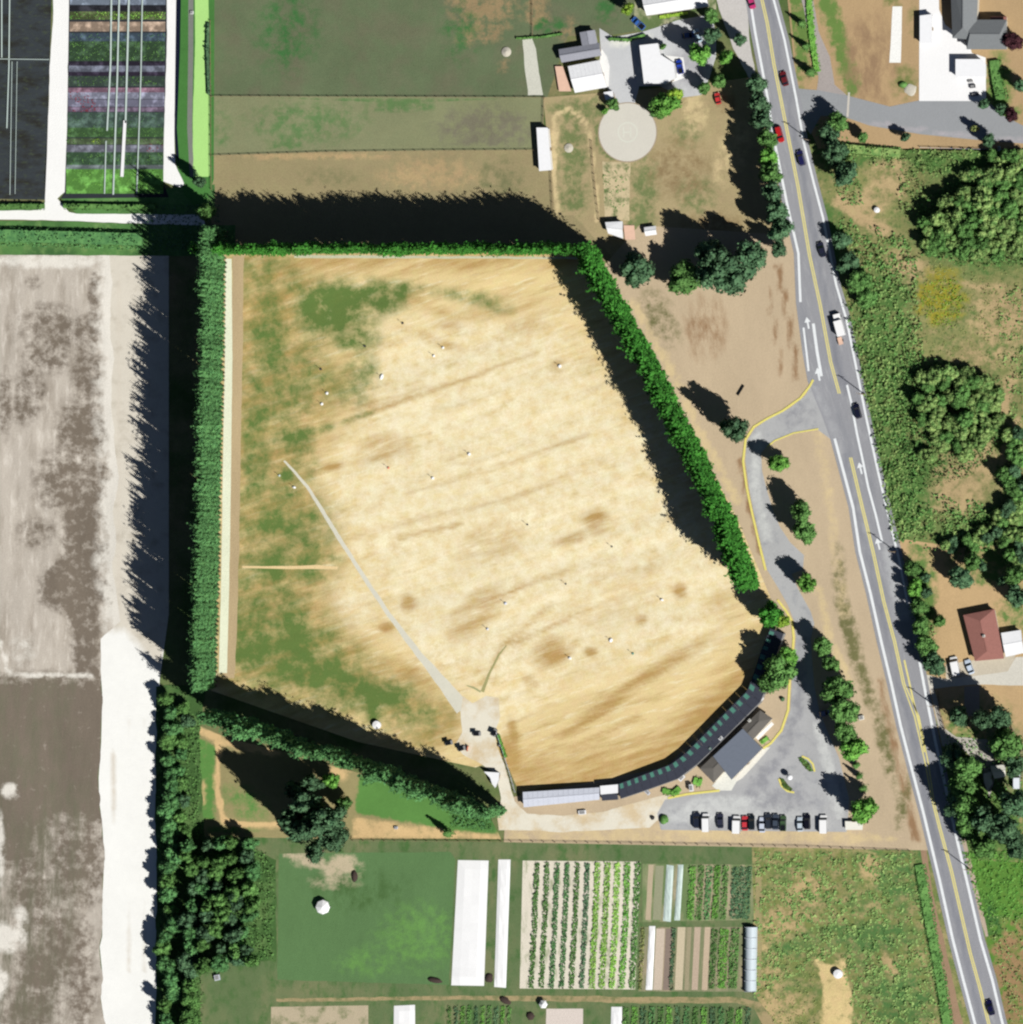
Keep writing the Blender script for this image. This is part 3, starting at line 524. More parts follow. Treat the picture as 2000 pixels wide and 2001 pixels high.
sheet('meadow', [(1870, 1660), (2300, 1650), (2300, 2300), (1990, 2250), (1945, 1900)], gmat('east_meadow', (98, 142, 60), alts=[(0, (168, 138, 100)), (1, (70, 110, 56))], var=.2, rag=1.2, hue=.05), .021,
      [('e', 0, 1980, 1880, 40, 70, 0, .9), ('e', 0, 1985, 1960, 40, 60, 0, .8), ('e', 1, 1930, 1800, 30, 40, 0, .6), ('e', 0, 2100, 1900, 100, 200, 0, .8)], 10)

# south: rough ground by the road
sm = gmat('south_scrubland', (132, 142, 82), alts=[(0, (88, 126, 70)), (1, (196, 172, 126)), (2, (226, 202, 146))], nalts=[(.12, .56, (108, 136, 78)), (.3, .53, (172, 158, 112)), (.8, .6, (88, 114, 66))], var=.2, rag=1.2, fine=.35, hue=.06)
sheet('scrubland', [(1470, 1650), (1795, 1658), (1818, 1662), (1960, 2250), (1470, 2250), (1500, 1990), (1475, 1940)], sm, .021,
      [('e', 1, 1575, 1745, 40, 36, 0, .7), ('e', 1, 1530, 1800, 50, 30, -20, .8), ('e', 1, 1700, 1695, 18, 30, 0, .7), ('e', 1, 1500, 1900, 30, 80, 0, .5), ('p', 2, [(1592, 1865), (1610, 1885), (1635, 1885), (1658, 1865), (1650, 1900), (1668, 1950), (1660, 2010), (1605, 2010), (1610, 1930)], 6, 1.1), ('e', 0, 1700, 1830, 90, 30, 0, .8), ('e', 0, 1760, 1950, 60, 60, 0, .8), ('e', 0, 1760, 1700, 50, 90, 0, .6),
       ('e', 1, 1510, 1970, 60, 30, 0, .8), ('e', 1, 1740, 1890, 12, 30, -30, .8), ('e', 0, 1550, 1850, 60, 20, -20, .6)], 8)
sheet('brown_verge', [(1800, 1660), (1812, 1662), (1822, 1740), (1850, 1860), (1880, 1990), (1940, 2240), (1915, 2240), (1855, 1990), (1832, 1880)], gmat('reddish_verge', (166, 138, 112), var=.15), .03, wob=1.5)
# south gardens
gb = gmat('garden_grass', (106, 126, 84), nalts=[(.07, .54, (124, 130, 92)), (.3, .58, (80, 116, 64))], var=.14, ang=90, stretch=1.5, fine=.22)
sheet('garden_ground', [(380, 1630), (690, 1640), (1480, 1655), (1480, 1940), (1510, 2250), (380, 2250)], gb, .018)
sheet('mown_field', [(545, 1668), (880, 1665), (890, 1680), (878, 1925), (542, 1915)], gmat('mown_grass', (98, 132, 84), alts=[(0, (110, 156, 84)), (1, (80, 112, 64)), (2, (200, 186, 156))], var=.13, rag=1, ang=90, stretch=1.6, fine=.2), .024,
      [('e', 0, 820, 1830, 80, 60, 0, .6), ('e', 1, 700, 1740, 90, 40, 0, .5), ('e', 2, 600, 1680, 50, 14, 14, 1), ('e', 2, 670, 1695, 34, 22, 0, 1), ('e', 2, 650, 1725, 50, 14, 0, .45), ('e', 0, 720, 1880, 60, 30, 0, .5), ('e', 1, 620, 1720, 40, 10, 0, .4)], 9, wob=1)
tn = gmat('tan_soil', (196, 182, 154), nalts=[(.25, .6, (120, 130, 88))], var=.1, fine=.2)
sheet('garden_path', band([(540, 1955), (900, 1950), (1100, 1952), (1300, 1955), (1440, 1955), (1480, 1965), (1510, 2010), (1560, 2200)], [6, 8, 12, 12, 12, 18, 26, 26]), gmat('tan_path', (176, 158, 118), nalts=[(.3, .55, (120, 128, 84))], var=.1), .026, wob=2)
sheet('garden_path', band([(1482, 1690), (1484, 1800), (1482, 1930)], 12), gmat('tan_path_2', (168, 156, 112), var=.12), .027, wob=2)
sheet('soil_bed', [(530, 1968), (720, 1965), (720, 2150), (530, 2150)], tn, .024)
sheet('cream_bed', [(1068, 1972), (1140, 1972), (1138, 2150), (1062, 2150)], gmat('pale_bed', (228, 216, 206), var=.05), .028, wob=1)
# corner plot with sandy paths
sheet('corner_plot', [(384, 1415), (440, 1440), (560, 1470), (700, 1510), (960, 1600), (980, 1640), (690, 1640), (400, 1635), (385, 1560)], gmat('plot_ground', (160, 150, 106), alts=[(0, (98, 146, 74)), (1, (224, 192, 140)), (2, (84, 128, 66))], var=.12, rag=.8, fine=.2), .023,
      [('p', 0, [(705, 1505), (830, 1535), (960, 1590), (968, 1628), (880, 1622), (780, 1602), (696, 1588)], 8, 1.4), ('p', 2, [(880, 1560), (965, 1590), (966, 1626), (885, 1616)], 12, 1.0), ('l', 1, [(392, 1425), (432, 1450), (480, 1458), (540, 1470)], 8, 1), ('l', 1, [(428, 1450), (424, 1540), (436, 1605), (470, 1612), (560, 1612)], 5, 1.3), ('p', 1, [(690, 1598), (980, 1636), (980, 1642), (690, 1642)], 10, .9), ('e', 0, 480, 1570, 50, 30, 30, .55), ('p', 0, [(385, 1440), (422, 1460), (420, 1600), (385, 1600)], 8, 1), ('e', 1, 660, 1510, 20, 12, 30, 1), ('e', 1, 850, 1640, 130, 8, 0, .5), ('e', 0, 450, 1622, 60, 6, 0, .6), ('e', 1, 398, 1550, 6, 26, 0, .7)], 7)
woodfloor = gmat('wood_floor', (74, 108, 58), nalts=[(.15, .55, (104, 134, 78))], var=.2)
sheet('wood_floor', [(305, 1340), (400, 1340), (390, 1450), (400, 1640), (500, 1660), (540, 1680), (540, 1880), (440, 1870), (390, 1900), (400, 2250), (305, 2250), (305, 1700)], woodfloor, .029, wob=3)

# ------------------------------------------------------------------ foliage
rnd = random.Random(7)
def leaf_quads(P, Nn, size, jit=.5, rs=None):
    """numpy: centres + normals -> little 4-cornered leaf clumps"""
    rs = rs or rngn; n = len(P); Nn = Nn + rs.normal(0, jit, (n, 3)); Nn /= np.linalg.norm(Nn, axis=1)[:, None] + 1e-9
    a = rs.normal(0, 1, (n, 3)); U = np.cross(Nn, a); U /= np.linalg.norm(U, axis=1)[:, None] + 1e-9; W = np.cross(Nn, U)
    s = (size * rs.uniform(.6, 1.3, n))[:, None]; s2 = s * rs.uniform(.5, .9, n)[:, None]
    V = np.stack([P - U * s, P - W * s2, P + U * s, P + W * s2], 1).reshape(-1, 3)
    F4 = np.arange(4 * n).reshape(-1, 4); return V, F4
def npmesh(name, V, F4, extra=None):
    me = bpy.data.meshes.new(name); n = len(V); m = len(F4)
    me.vertices.add(n); me.vertices.foreach_set('co', V.astype('f').ravel())
    me.loops.add(m * 4); me.loops.foreach_set('vertex_index', F4.astype('i').ravel())
    me.polygons.add(m); me.polygons.foreach_set('loop_start', np.arange(0, 4 * m, 4, dtype='i'))
    me.update(calc_edges=True); me.validate(); return me
def sph(n, rs):
    v = rs.normal(0, 1, (n, 3)); return v / np.linalg.norm(v, axis=1)[:, None]
def core(R, seg=8, rings=5, noise_=.15, rs=None):
    """rough closed blob (quads) inside the leaves"""
    V = []; F4 = []
    for i in range(rings + 1):
        t = pi * i / rings
        for j in range(seg):
            a = 2 * pi * j / seg; k = 1 + rs.uniform(-noise_, noise_)
            V.append((R[0] * sin(t) * cos(a) * k, R[1] * sin(t) * sin(a) * k, -R[2] * cos(t) * k))
    for i in range(rings):
        for j in range(seg):
            F4.append((i * seg + j, i * seg + (j + 1) % seg, (i + 1) * seg + (j + 1) % seg, (i + 1) * seg + j))
    return np.array(V), np.array(F4)
def join(parts):
    V = []; Fq = []; n = 0
    for v, f in parts: V.append(v); Fq.append(f + n); n += len(v)
    return np.concatenate(V), np.concatenate(Fq)
def crown_round(seed, lobes=13, nq=1000):
    """unit radius, from z=.35 to z=2.1 (x radius)"""
    rs = np.random.RandomState(seed); parts = []
    for i in range(lobes):
        if i == 0: c = np.array([0, 0, 1.15]); r = .62
        else:
            a = 2.4 * i + rs.uniform(-.4, .4); el = rs.uniform(-.5, 1.2); rr = rs.uniform(.42, .66)
            c = np.array([cos(a) * cos(el) * rr, sin(a) * cos(el) * rr, 1.1 + .75 * sin(el)]); r = rs.uniform(.26, .42)
        v, f = core((r * .86, r * .86, r * .86), 7, 4, .2, rs); parts.append((v + c, f))
        d = sph(int(nq / lobes * (r / .35) ** 2), rs); p = c + d * r * rs.uniform(.8, 1.15, (len(d), 1)); parts.append(leaf_quads(p, d, .085, .55, rs))
    V, Fq = join(parts); return npmesh('crown', V, Fq)
def crown_poplar(seed, nq=900):
    """unit height column with upswept branches"""
    rs = np.random.RandomState(seed); nb = 64; parts = [(lambda vf: (vf[0] * np.array([1, 1, 1]) + np.array([0, 0, .52]), vf[1]))(core((.034, .034, .47), 7, 7, .2, rs))]
    P = []; Dn = []
    for b in range(nb):
        z0 = rs.uniform(.05, .88); a = rs.uniform(0, 2 * pi); prof = min(1, .55 + z0 * 1.2) * min(1, ((1.0 - z0) / .2)) ** .45
        L = rs.uniform(.09, .17); k = 14
        t = rs.uniform(0, 1, k); r = .047 * prof * (.3 + .8 * t) * rs.uniform(.85, 1.35); sp = .009 * prof
        P.append(np.stack([cos(a) * r + rs.normal(0, sp, k), sin(a) * r + rs.normal(0, sp, k), np.minimum(z0 + L * t, 1.0)], 1)); Dn.append(np.tile([cos(a), sin(a), .5], (k, 1)))
    P = np.concatenate(P); Dn = np.concatenate(Dn)
    parts.append(leaf_quads(P, Dn, .0118, .55, rs)); V, Fq = join(parts)
    return npmesh('crown', V, Fq)
def crown_cone(seed, tiers=9, nq=900):
    """unit radius conifer, z .2 to 3.2"""
    rs = np.random.RandomState(seed); parts = []
    v, f = core((.62, .62, 1.35), 8, 6, .15, rs); v[:, 2] += 1.55; v[:, :2] *= np.clip(1.25 - v[:, 2:3] / 3.0, .15, 1); parts.append((v, f))
    P = []; Dn = []
    for i in range(tiers * 9):
        z = .25 + 2.85 * rs.uniform(0, 1) ** 1.1; R = (1 - z / 3.3) * rs.uniform(.8, 1.15); a = rs.uniform(0, 2 * pi); k = 12; t = rs.uniform(.25, 1, k)
        P.append(np.stack([cos(a) * R * t + rs.normal(0, .07, k), sin(a) * R * t + rs.normal(0, .07, k), z - .18 * t + rs.normal(0, .03, k)], 1)); Dn.append(np.tile([cos(a) * .6, sin(a) * .6, 1.], (k, 1)))
    parts.append(leaf_quads(np.concatenate(P), np.concatenate(Dn), .085, .45, rs)); V, Fq = join(parts)
    return npmesh('crown', V, Fq)
def trunk_mesh(h, r, seed, limbs=4):
    rs = random.Random(seed); mb = MB(); mb.cyl((0, 0, 0), r, h, 7, r * .45)
    for i in range(limbs):
        a = 2 * pi * i / limbs + rs.uniform(-.4, .4); z = h * rs.uniform(.55, .85); L = h * .4
        p = Vector((0, 0, z)); q = p + Vector((cos(a) * L * .8, sin(a) * L * .8, L * .7)); s = Vector((-sin(a), cos(a), 0)); u = Vector((0, 0, 1)); rr = r * .35
        V = [p + s * rr, p - u * rr, p - s * rr, p + u * rr, q + s * rr * .4, q - u * rr * .4, q - s * rr * .4, q + u * rr * .4]
        mb.add(V, [(0, 1, 5, 4), (1, 2, 6, 5), (2, 3, 7, 6), (3, 0, 4, 7), (4, 5, 6, 7)])
    return mesh('trunk', mb.V, mb.F)
CR = {'round': [crown_round(s) for s in range(5)], 'poplar': [crown_poplar(s) for s in range(10, 15)], 'cone': [crown_cone(s) for s in range(20, 24)]}
TRK = {'round': trunk_mesh(1.1, .09, 1), 'poplar': trunk_mesh(.5, .011, 2, 0), 'cone': trunk_mesh(2.6, .07, 3, 0)}
CM = {}
def crown(kind, i, tone):
    key = (kind, i, tone)
    if key not in CM:
        me = CR[kind][i].copy(); me.materials.clear(); me.materials.append(F[tone]); CM[key] = me
    return CM[key]
TRK['round'].materials.append(M['bark']); TRK['poplar'].materials.append(M['bark']); TRK['cone'].materials.append(M['bark'])
def tree(name, kind, X, Y, tone, scale, label, cat, group=None):
    o = empty(name, (X, Y, 0), rnd.uniform(0, 6.28), label, cat, group); o.scale = scale
    link('crown', crown(kind, rnd.randrange(len(CR[kind])), tone), None, o); link('trunk', TRK[kind], None, o)
    return o
def rtree(cx, cy, r, h, tone, label, group=None, kind='round', name=None, cat=None):
    """round tree seen with crown centre (cx,cy), radius r px, height h m"""
    b = gp(cx, cy, h * .58); R = r * S * 1.13; h = h * (1.08 if kind == 'round' else 1); top = {'round': 2.0, 'cone': 3.25}[kind]
    nm = name or {'round': 'broadleaf_tree', 'cone': 'conifer_tree'}[kind]
    return tree(nm, kind, b[0], b[1], tone, (R, R, h / top), label, cat or 'tree', group)

LASTROW = []
# --- poplar windbreaks
def row(P, step, h, tone, label, group, r=1.0, hv=.12, off=.35):
    seg = []
    for a, b in zip(P, P[1:]): seg.append((a, b, math.hypot(b[0] - a[0], b[1] - a[1])))
    t = 0
    for a, b, L in seg:
        while t < L:
            x = a[0] + (b[0] - a[0]) * t / L; y = a[1] + (b[1] - a[1]) * t / L; p = gp(x, y)
            hh = h * (1 + rnd.uniform(-hv, hv)); k = hh * r * rnd.uniform(.85, 1.2)
            cnt = sum(1 for ob in LASTROW if ob == group); LASTROW.append(group)
            rows_ = {'poplars of the west windbreak': 'long west windbreak, at its northern end', 'poplars of the north windbreak': 'north windbreak, at its western end', 'poplars of the east windbreak': 'slanting east windbreak, at its northern end', 'poplars of the south-west windbreak': 'slanting south-west windbreak, at its western end'}
            lb = label if cnt else 'the very first poplar of the ' + rows_[group]
            tree('poplar_tree', 'poplar', p[0] + rnd.uniform(-off, off), p[1] + rnd.uniform(-off, off), tone, (k, k, hh), lb, 'tree', group)
            t += step * rnd.uniform(.85, 1.15)
        t -= L
row([(445, 452), (442, 498), (439, 700), (434, 900), (430, 1100), (423, 1345)], 9.0, 32.5, 'poplar', 'tall narrow poplar in the long windbreak on the west side of the range', 'poplars of the west windbreak', .72, .085, .12)
row([(412, 489), (620, 488), (900, 489), (1160, 488)], 9.8, 27, 'poplar_bright', 'tall narrow poplar in the straight row along the north side of the range', 'poplars of the north windbreak', .95, .1)
row([(1167, 498), (1200, 560), (1290, 720), (1395, 930), (1440, 1030), (1483, 1150)], 10.0, 29, 'poplar_bright', 'bright green poplar in the slanting row along the east side of the range', 'poplars of the east windbreak', 1.35, .05)
row([(430, 1398), (620, 1455), (760, 1505), (900, 1560), (995, 1590)], 12.5, 31, 'poplar', 'tall narrow poplar in the slanting row along the south-west side of the range', 'poplars of the south-west windbreak', 1.02, .09, 1.1)

# --- single trees (crown centre px, radius px, height m, tone)
T = [
 (1243, 530, 35, 13, 'dark', 'dark grey-green tree beside the north-east end of the poplar row'),
 (1340, 540, 36, 12, 'mid', 'green rounded tree, left one of the big clump north of the dry triangle'),
 (1390, 530, 34, 18, 'dark', 'dark tree in the middle of the big clump north of the dry triangle'),
 (1430, 532, 44, 19, 'dark', 'largest dark tree of the clump north of the dry triangle'),
 (1468, 497, 30, 17, 'dark', 'dark tree at the road end of the big clump'),
 (1440, 838, 29, 19, 'dark', 'lone dark tree with a long shadow beside the drive entrance'),
 (1522, 905, 20, 10, 'bright', 'light green tree on the inner curve of the drive, just below the junction'),
 (1568, 1000, 24, 13, 'mid', 'green tree beside the drive, upper of a touching pair'), (1572, 1038, 24, 12, 'mid', 'green tree beside the drive, lower of a touching pair'),
 (1578, 1140, 20, 11, 'bright', 'small light green tree alone between the drive and the dry verge'),
 (1608, 1262, 20, 10, 'mid', 'smaller green tree at the north end of the line east of the clubhouse drive'), (1624, 1298, 17, 9, 'mid', 'small green tree second in the line east of the clubhouse drive'),
 (1638, 1348, 32, 14, 'mid', 'large green tree near the top of the line beside the car park'), (1652, 1388, 30, 15, 'mid', 'large green tree in the middle of the line beside the car park'),
 (1655, 1430, 24, 12, 'mid', 'green tree below the middle of the line beside the car park'), (1668, 1465, 26, 11, 'bright', 'light green tree at the lower end of the line beside the car park'),
 (1690, 1582, 28, 14, 'bright', 'bright green tree in the south-east corner of the car park'),
 (1505, 1203, 26, 12, 'poplar_bright', 'saturated green tree where the east poplar row ends'), (1530, 1214, 15, 8, 'yellow', 'yellow-green shrub tree inside the kerb bend'),
 (1522, 1316, 36, 14, 'mid', 'big green tree between the covered tees and the drive'), (1540, 1283, 20, 10, 'bright', 'lighter green tree just above the big one by the covered tees'), (1502, 1335, 22, 11, 'mid', 'green tree at the north corner of the clubhouse'),
 (1300, 205, 28, 12, 'bright', 'green tree above the round pad'), (1322, 185, 16, 9, 'yellow', 'yellow-green tree behind the round pad'), (1285, 215, 17, 9, 'mid', 'small green tree touching the round pad'),
 (1370, 105, 23, 14, 'bright', 'rounded bright tree in the driveway beside two shaded cars'), (1393, 68, 18, 11, 'dark', 'dark tree at the top of the driveway'), (1392, 30, 15, 9, 'mid', 'green tree beside the white house at the top edge'),
 (1446, 78, 13, 9, 'dark', 'small dark tree on the road shoulder'), (1420, 112, 15, 9, 'bright', 'small bright tree between driveway and shoulder'), (1407, 158, 15, 8, 'mid', 'small green tree at the lower end of the driveway'), (1378, 172, 13, 7, 'mid', 'bushy green tree beside the red object'),
 (1200, 203, 13, 5, 'mid', 'dark green bushy tree below the small white shed'), (1183, 217, 7, 3, 'bright', 'tiny light green tree left of the small white shed'), (1228, 18, 13, 9, 'yellow', 'olive-green tree left of the white house at the top edge'),
 (1296, 91, 7, 4, 'mid', 'small tree against the north corner of the white garage'),
(1478, 165, 21, 13, 'dark', 'dark tree highest in the tree belt west of the road'), (1485, 200, 22, 15, 'dark', 'second dark tree down the belt west of the road'), (1490, 236, 23, 15, 'dark', 'third dark tree down the belt west of the road'),
 (1500, 272, 20, 14, 'mid', 'green tree fourth down the belt west of the road'), (1504, 305, 20, 15, 'bright', 'brightest tree in the belt west of the road'), (1508, 340, 23, 17, 'mid', 'green tree just below the brightest one in the belt'), (1513, 376, 24, 17, 'dark', 'dark tree third from the bottom of the belt west of the road'), (1520, 412, 24, 17, 'dark', 'dark tree second from the bottom of the belt west of the road'), (1527, 450, 24, 16, 'dark', 'dark tree at the bottom of the belt west of the road'), (1524, 487, 18, 12, 'dark', 'smaller dark tree below the belt, beside the dry triangle'),
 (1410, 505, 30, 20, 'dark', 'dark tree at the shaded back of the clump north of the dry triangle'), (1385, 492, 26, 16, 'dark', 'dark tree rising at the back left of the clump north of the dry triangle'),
 (392, 355, 13, 12, 'dark', 'small dark tree at the corner of the lime strip'), (402, 415, 18, 12, 'mid', 'green tree in the corner north of the poplars'),
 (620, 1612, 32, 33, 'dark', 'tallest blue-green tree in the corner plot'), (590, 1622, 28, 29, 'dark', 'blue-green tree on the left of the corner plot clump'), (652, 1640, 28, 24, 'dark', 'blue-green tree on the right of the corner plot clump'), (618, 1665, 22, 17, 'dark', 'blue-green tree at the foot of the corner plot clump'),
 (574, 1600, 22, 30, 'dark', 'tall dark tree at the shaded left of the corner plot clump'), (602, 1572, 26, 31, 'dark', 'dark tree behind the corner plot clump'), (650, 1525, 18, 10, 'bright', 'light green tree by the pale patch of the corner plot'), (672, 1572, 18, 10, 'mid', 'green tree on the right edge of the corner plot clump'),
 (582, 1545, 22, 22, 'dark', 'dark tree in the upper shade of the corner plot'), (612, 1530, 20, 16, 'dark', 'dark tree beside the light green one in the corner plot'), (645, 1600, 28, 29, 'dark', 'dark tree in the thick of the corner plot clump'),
 (1640, 238, 22, 9, 'mid', 'green tree at the corner of road and side road'), (1622, 262, 22, 9, 'dark', 'dark tree next to the road corner'), (1636, 300, 26, 11, 'dark', 'dark tree south of the road corner'), (1654, 340, 26, 12, 'dark', 'blue-green tree overhanging the meadow near the road corner'),
 (1688, 268, 11, 6, 'mid', 'small bush tree on the verge of the side road'), (1770, 268, 10, 6, 'dark', 'tiny dark tree on the south verge of the side road'),
 (1644, 470, 20, 7, 'dark', 'dark tree beside the road above the meadow path'), (1660, 512, 24, 7, 'dark', 'dark tree beside the road at the meadow path'), (1680, 550, 26, 7.5, 'mid', 'green tree beside the road below the meadow path'), (1697, 584, 22, 7, 'mid', 'green tree beside the road opposite the white truck'),
 (1838, 1213, 13, 6, 'mid', 'small round tree in the dry lawn west of the red house'), (1880, 1130, 26, 10, 'dark', 'dark rounded tree north-west of the red house'), (1905, 1100, 20, 9, 'mid', 'green tree behind the red house'), (1920, 1106, 12, 7, 'dark', 'small dark tree north of the red house'), (1960, 1135, 12, 7, 'dark', 'small dark tree at the back of the red house'),
 (1990, 1165, 24, 12, 'dark', 'dark tree at the right edge behind the red house'), (1985, 1125, 22, 10, 'mid', 'green tree at the right edge above the red house'),
 (1828, 1298, 26, 10, 'dark', 'dark rounded tree where the gravel drive meets the road'), (1812, 1262, 22, 10, 'mid', 'tree just above the gravel drive junction'), (1803, 1225, 20, 9, 'mid', 'green roadside tree west of the dry lawn'), (1797, 1185, 18, 8, 'mid', 'green roadside tree higher up the dry lawn'), (1790, 1150, 18, 8, 'bright', 'light roadside tree near the lay-by'), (1785, 1112, 18, 8, 'mid', 'green roadside tree at the top of the lay-by'),
 (1810, 1128, 12, 6, 'dark', 'small dark tree behind the roadside trees'), (1812, 1158, 12, 6, 'dark', 'second small dark tree behind the roadside trees'),
 (1875, 1400, 22, 10, 'dark', 'tree shading the grey drive south of the gravel drive'), (1868, 1478, 28, 9, 'dark', 'dark roadside tree below the grey drive'), (1895, 1500, 28, 15, 'mid', 'green tree left of the pale shed yard'), (1885, 1535, 30, 10, 'mid', 'green roadside tree west of the shed yard'), (1872, 1572, 28, 9, 'dark', 'dark roadside tree overhanging the yellow line'),
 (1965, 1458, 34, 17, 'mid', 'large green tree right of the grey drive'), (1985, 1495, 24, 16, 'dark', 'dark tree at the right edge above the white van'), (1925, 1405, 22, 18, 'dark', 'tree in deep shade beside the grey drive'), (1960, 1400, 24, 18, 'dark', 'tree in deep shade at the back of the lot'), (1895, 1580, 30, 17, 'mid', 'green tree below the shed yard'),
 (1890, 1612, 26, 9, 'mid', 'green roadside tree above the gravel shoulder'), (1925, 1600, 30, 18, 'dark', 'dark tree south of the shed yard'), (1965, 1620, 36, 18, 'dark', 'broad blue-green tree at the right edge'), (1985, 1570, 30, 20, 'dark', 'dark tree at the right edge below the white van'), (1925, 1655, 26, 14, 'mid', 'green tree beside the bright meadow'), (1992, 1655, 26, 15, 'dark', 'blue-green tree at the right edge above the bright meadow'),
]
for cx, cy, r, h, tone, lab in T: rtree(cx, cy, r, h, tone, lab)
# narrow conifers
for cx, cy, r, h, lab in [(872, 1629, 12, 9.5, 'lone small conifer on the strip south of the range'), (1565, 45, 10, 7, 'upper of three small conifers on the bank between road and lane'), (1574, 90, 10, 7, 'middle one of three small conifers on the bank between road and lane'), (1583, 140, 13, 8, 'lowest and fullest of three small conifers on the bank between road and lane'),
                          (1672, 1496, 9, 6, 'first of the small conifers at the east edge of the car park'), (1678, 1518, 9, 7, 'second of the small conifers at the east edge of the car park'), (1685, 1542, 10, 8, 'third of the small conifers at the east edge of the car park')]:
    rtree(cx, cy, r, h, 'mid', lab, None, 'cone')
rtree(1980, 80, 20, 7, 'purple', 'round dark purple-leaved tree beside the grey cross-gabled house')
rtree(1978, 225, 15, 6, 'purple', 'reddish-leaved tree beside the side road')
rtree(1958, 213, 12, 7, 'dark', 'dark tree beside the reddish-leaved one'); rtree(1924, 203, 12, 5, 'dark', 'low dark tree at the corner of the white yard'); rtree(1996, 165, 14, 8, 'dark', 'dark tree cut by the right edge beside the white yard')
rtree(1935, 275, 14, 8, 'dark', 'dark tree on the south edge of the side road'); rtree(1906, 250, 8, 5, 'olive', 'small shrub in the side road fork')
# tree masses east of the road
def mass(P, label, group, tones=('mid', 'dark'), kind='round', split=0):
    if split: P = [(x + dx * r * .42, y + dy * r * .42, r * .66, h * rnd.uniform(.75, 1.1)) for x, y, r, h in P for dx, dy in ((-1, -.4), (.9, -.6), (.1, 1))]
    for cx, cy, r, h in P: rtree(cx + rnd.uniform(-4, 4), cy + rnd.uniform(-4, 4), r, h, rnd.choice(tones), label, group, kind)
mass([(1870, 400, 30, 7.5), (1905, 385, 32, 7.5), (1940, 400, 34, 8.2), (1975, 395, 30, 7.5), (1995, 430, 26, 7.5), (1850, 430, 28, 8.2), (1885, 435, 32, 8.8), (1925, 440, 34, 8.8), (1962, 445, 30, 8.2), (1840, 465, 26, 6.8), (1875, 480, 28, 7.5), (1910, 482, 30, 7.5), (1950, 485, 28, 6.8), (1985, 480, 26, 6.8), (1812, 440, 20, 6.1), (1925, 350, 28, 6.1), (1965, 345, 28, 6.1), (1995, 350, 24, 6.1), (1900, 345, 22, 5.4), (1820, 480, 20, 5.4), (1990, 310, 24, 5.4), (1955, 310, 22, 5.4)],
     'green tree in the dense copse east of the road, below the side road', 'trees of the northern copse', ('mid', 'scrub', 'mid', 'scrub'), split=3)
mass([(1815, 745, 26, 5.4), (1845, 735, 28, 6.1), (1880, 740, 28, 6.1), (1915, 755, 26, 6.1), (1940, 780, 24, 5.4), (1805, 780, 24, 5.4), (1835, 790, 26, 6.1), (1875, 775, 28, 6.8), (1915, 800, 28, 6.1), (1940, 830, 24, 5.4), (1820, 825, 24, 5.4), (1880, 830, 30, 6.8), (1915, 855, 26, 6.1), (1845, 860, 26, 5.4), (1885, 875, 26, 5.4), (1815, 890, 20, 4.8)],
     'green tree in the ring-shaped copse in the middle of the meadow', 'trees of the middle copse', ('mid', 'scrub', 'scrub'), split=3)
mass([(1985, 850, 24, 6.1), (1990, 890, 26, 6.8), (1975, 930, 24, 6.1), (1995, 960, 26, 6.1), (1985, 1000, 26, 5.4), (1960, 1010, 22, 4.8), (1960, 1045, 22, 4.8), (1930, 1040, 20, 4.1), (1990, 1050, 24, 5.4), (1900, 1060, 20, 4.1), (1860, 1065, 18, 4.1), (1985, 1090, 24, 5.4)], 'tree at the right edge between the middle copse and the red house', 'trees of the eastern edge', ('mid', 'dark', 'scrub'), split=3)
# wood at the lower left
WD = []
for y in range(1372, 2030, 27):
    WD.append((332 + 8 * sin(y * .05) + rnd.uniform(-5, 5), y + rnd.uniform(-5, 5), rnd.uniform(14, 22), rnd.uniform(6, 9)))
mass(WD, 'green tree in the belt along the farm track, left edge of the wood', 'trees on the track side of the wood', ('poplar', 'mid', 'poplar'))
WD = []
for y in range(1385, 1640, 30): WD.append((358 + rnd.uniform(-6, 6), y + rnd.uniform(-6, 6), rnd.uniform(13, 18), rnd.uniform(5, 7)))
for y in range(1650, 1890, 29):
    for x in range(372, 500, 29): WD.append((x + rnd.uniform(-8, 8), y + rnd.uniform(-8, 8), rnd.uniform(13, 21), rnd.uniform(7, 12)))
for y in range(1895, 2030, 30): WD.append((372 + rnd.uniform(-8, 8), y, rnd.uniform(17, 24), rnd.uniform(7, 10)))
mass(WD, 'green tree inside the wood west of the mown field', 'trees inside the wood', ('mid', 'poplar', 'dark', 'mid'))

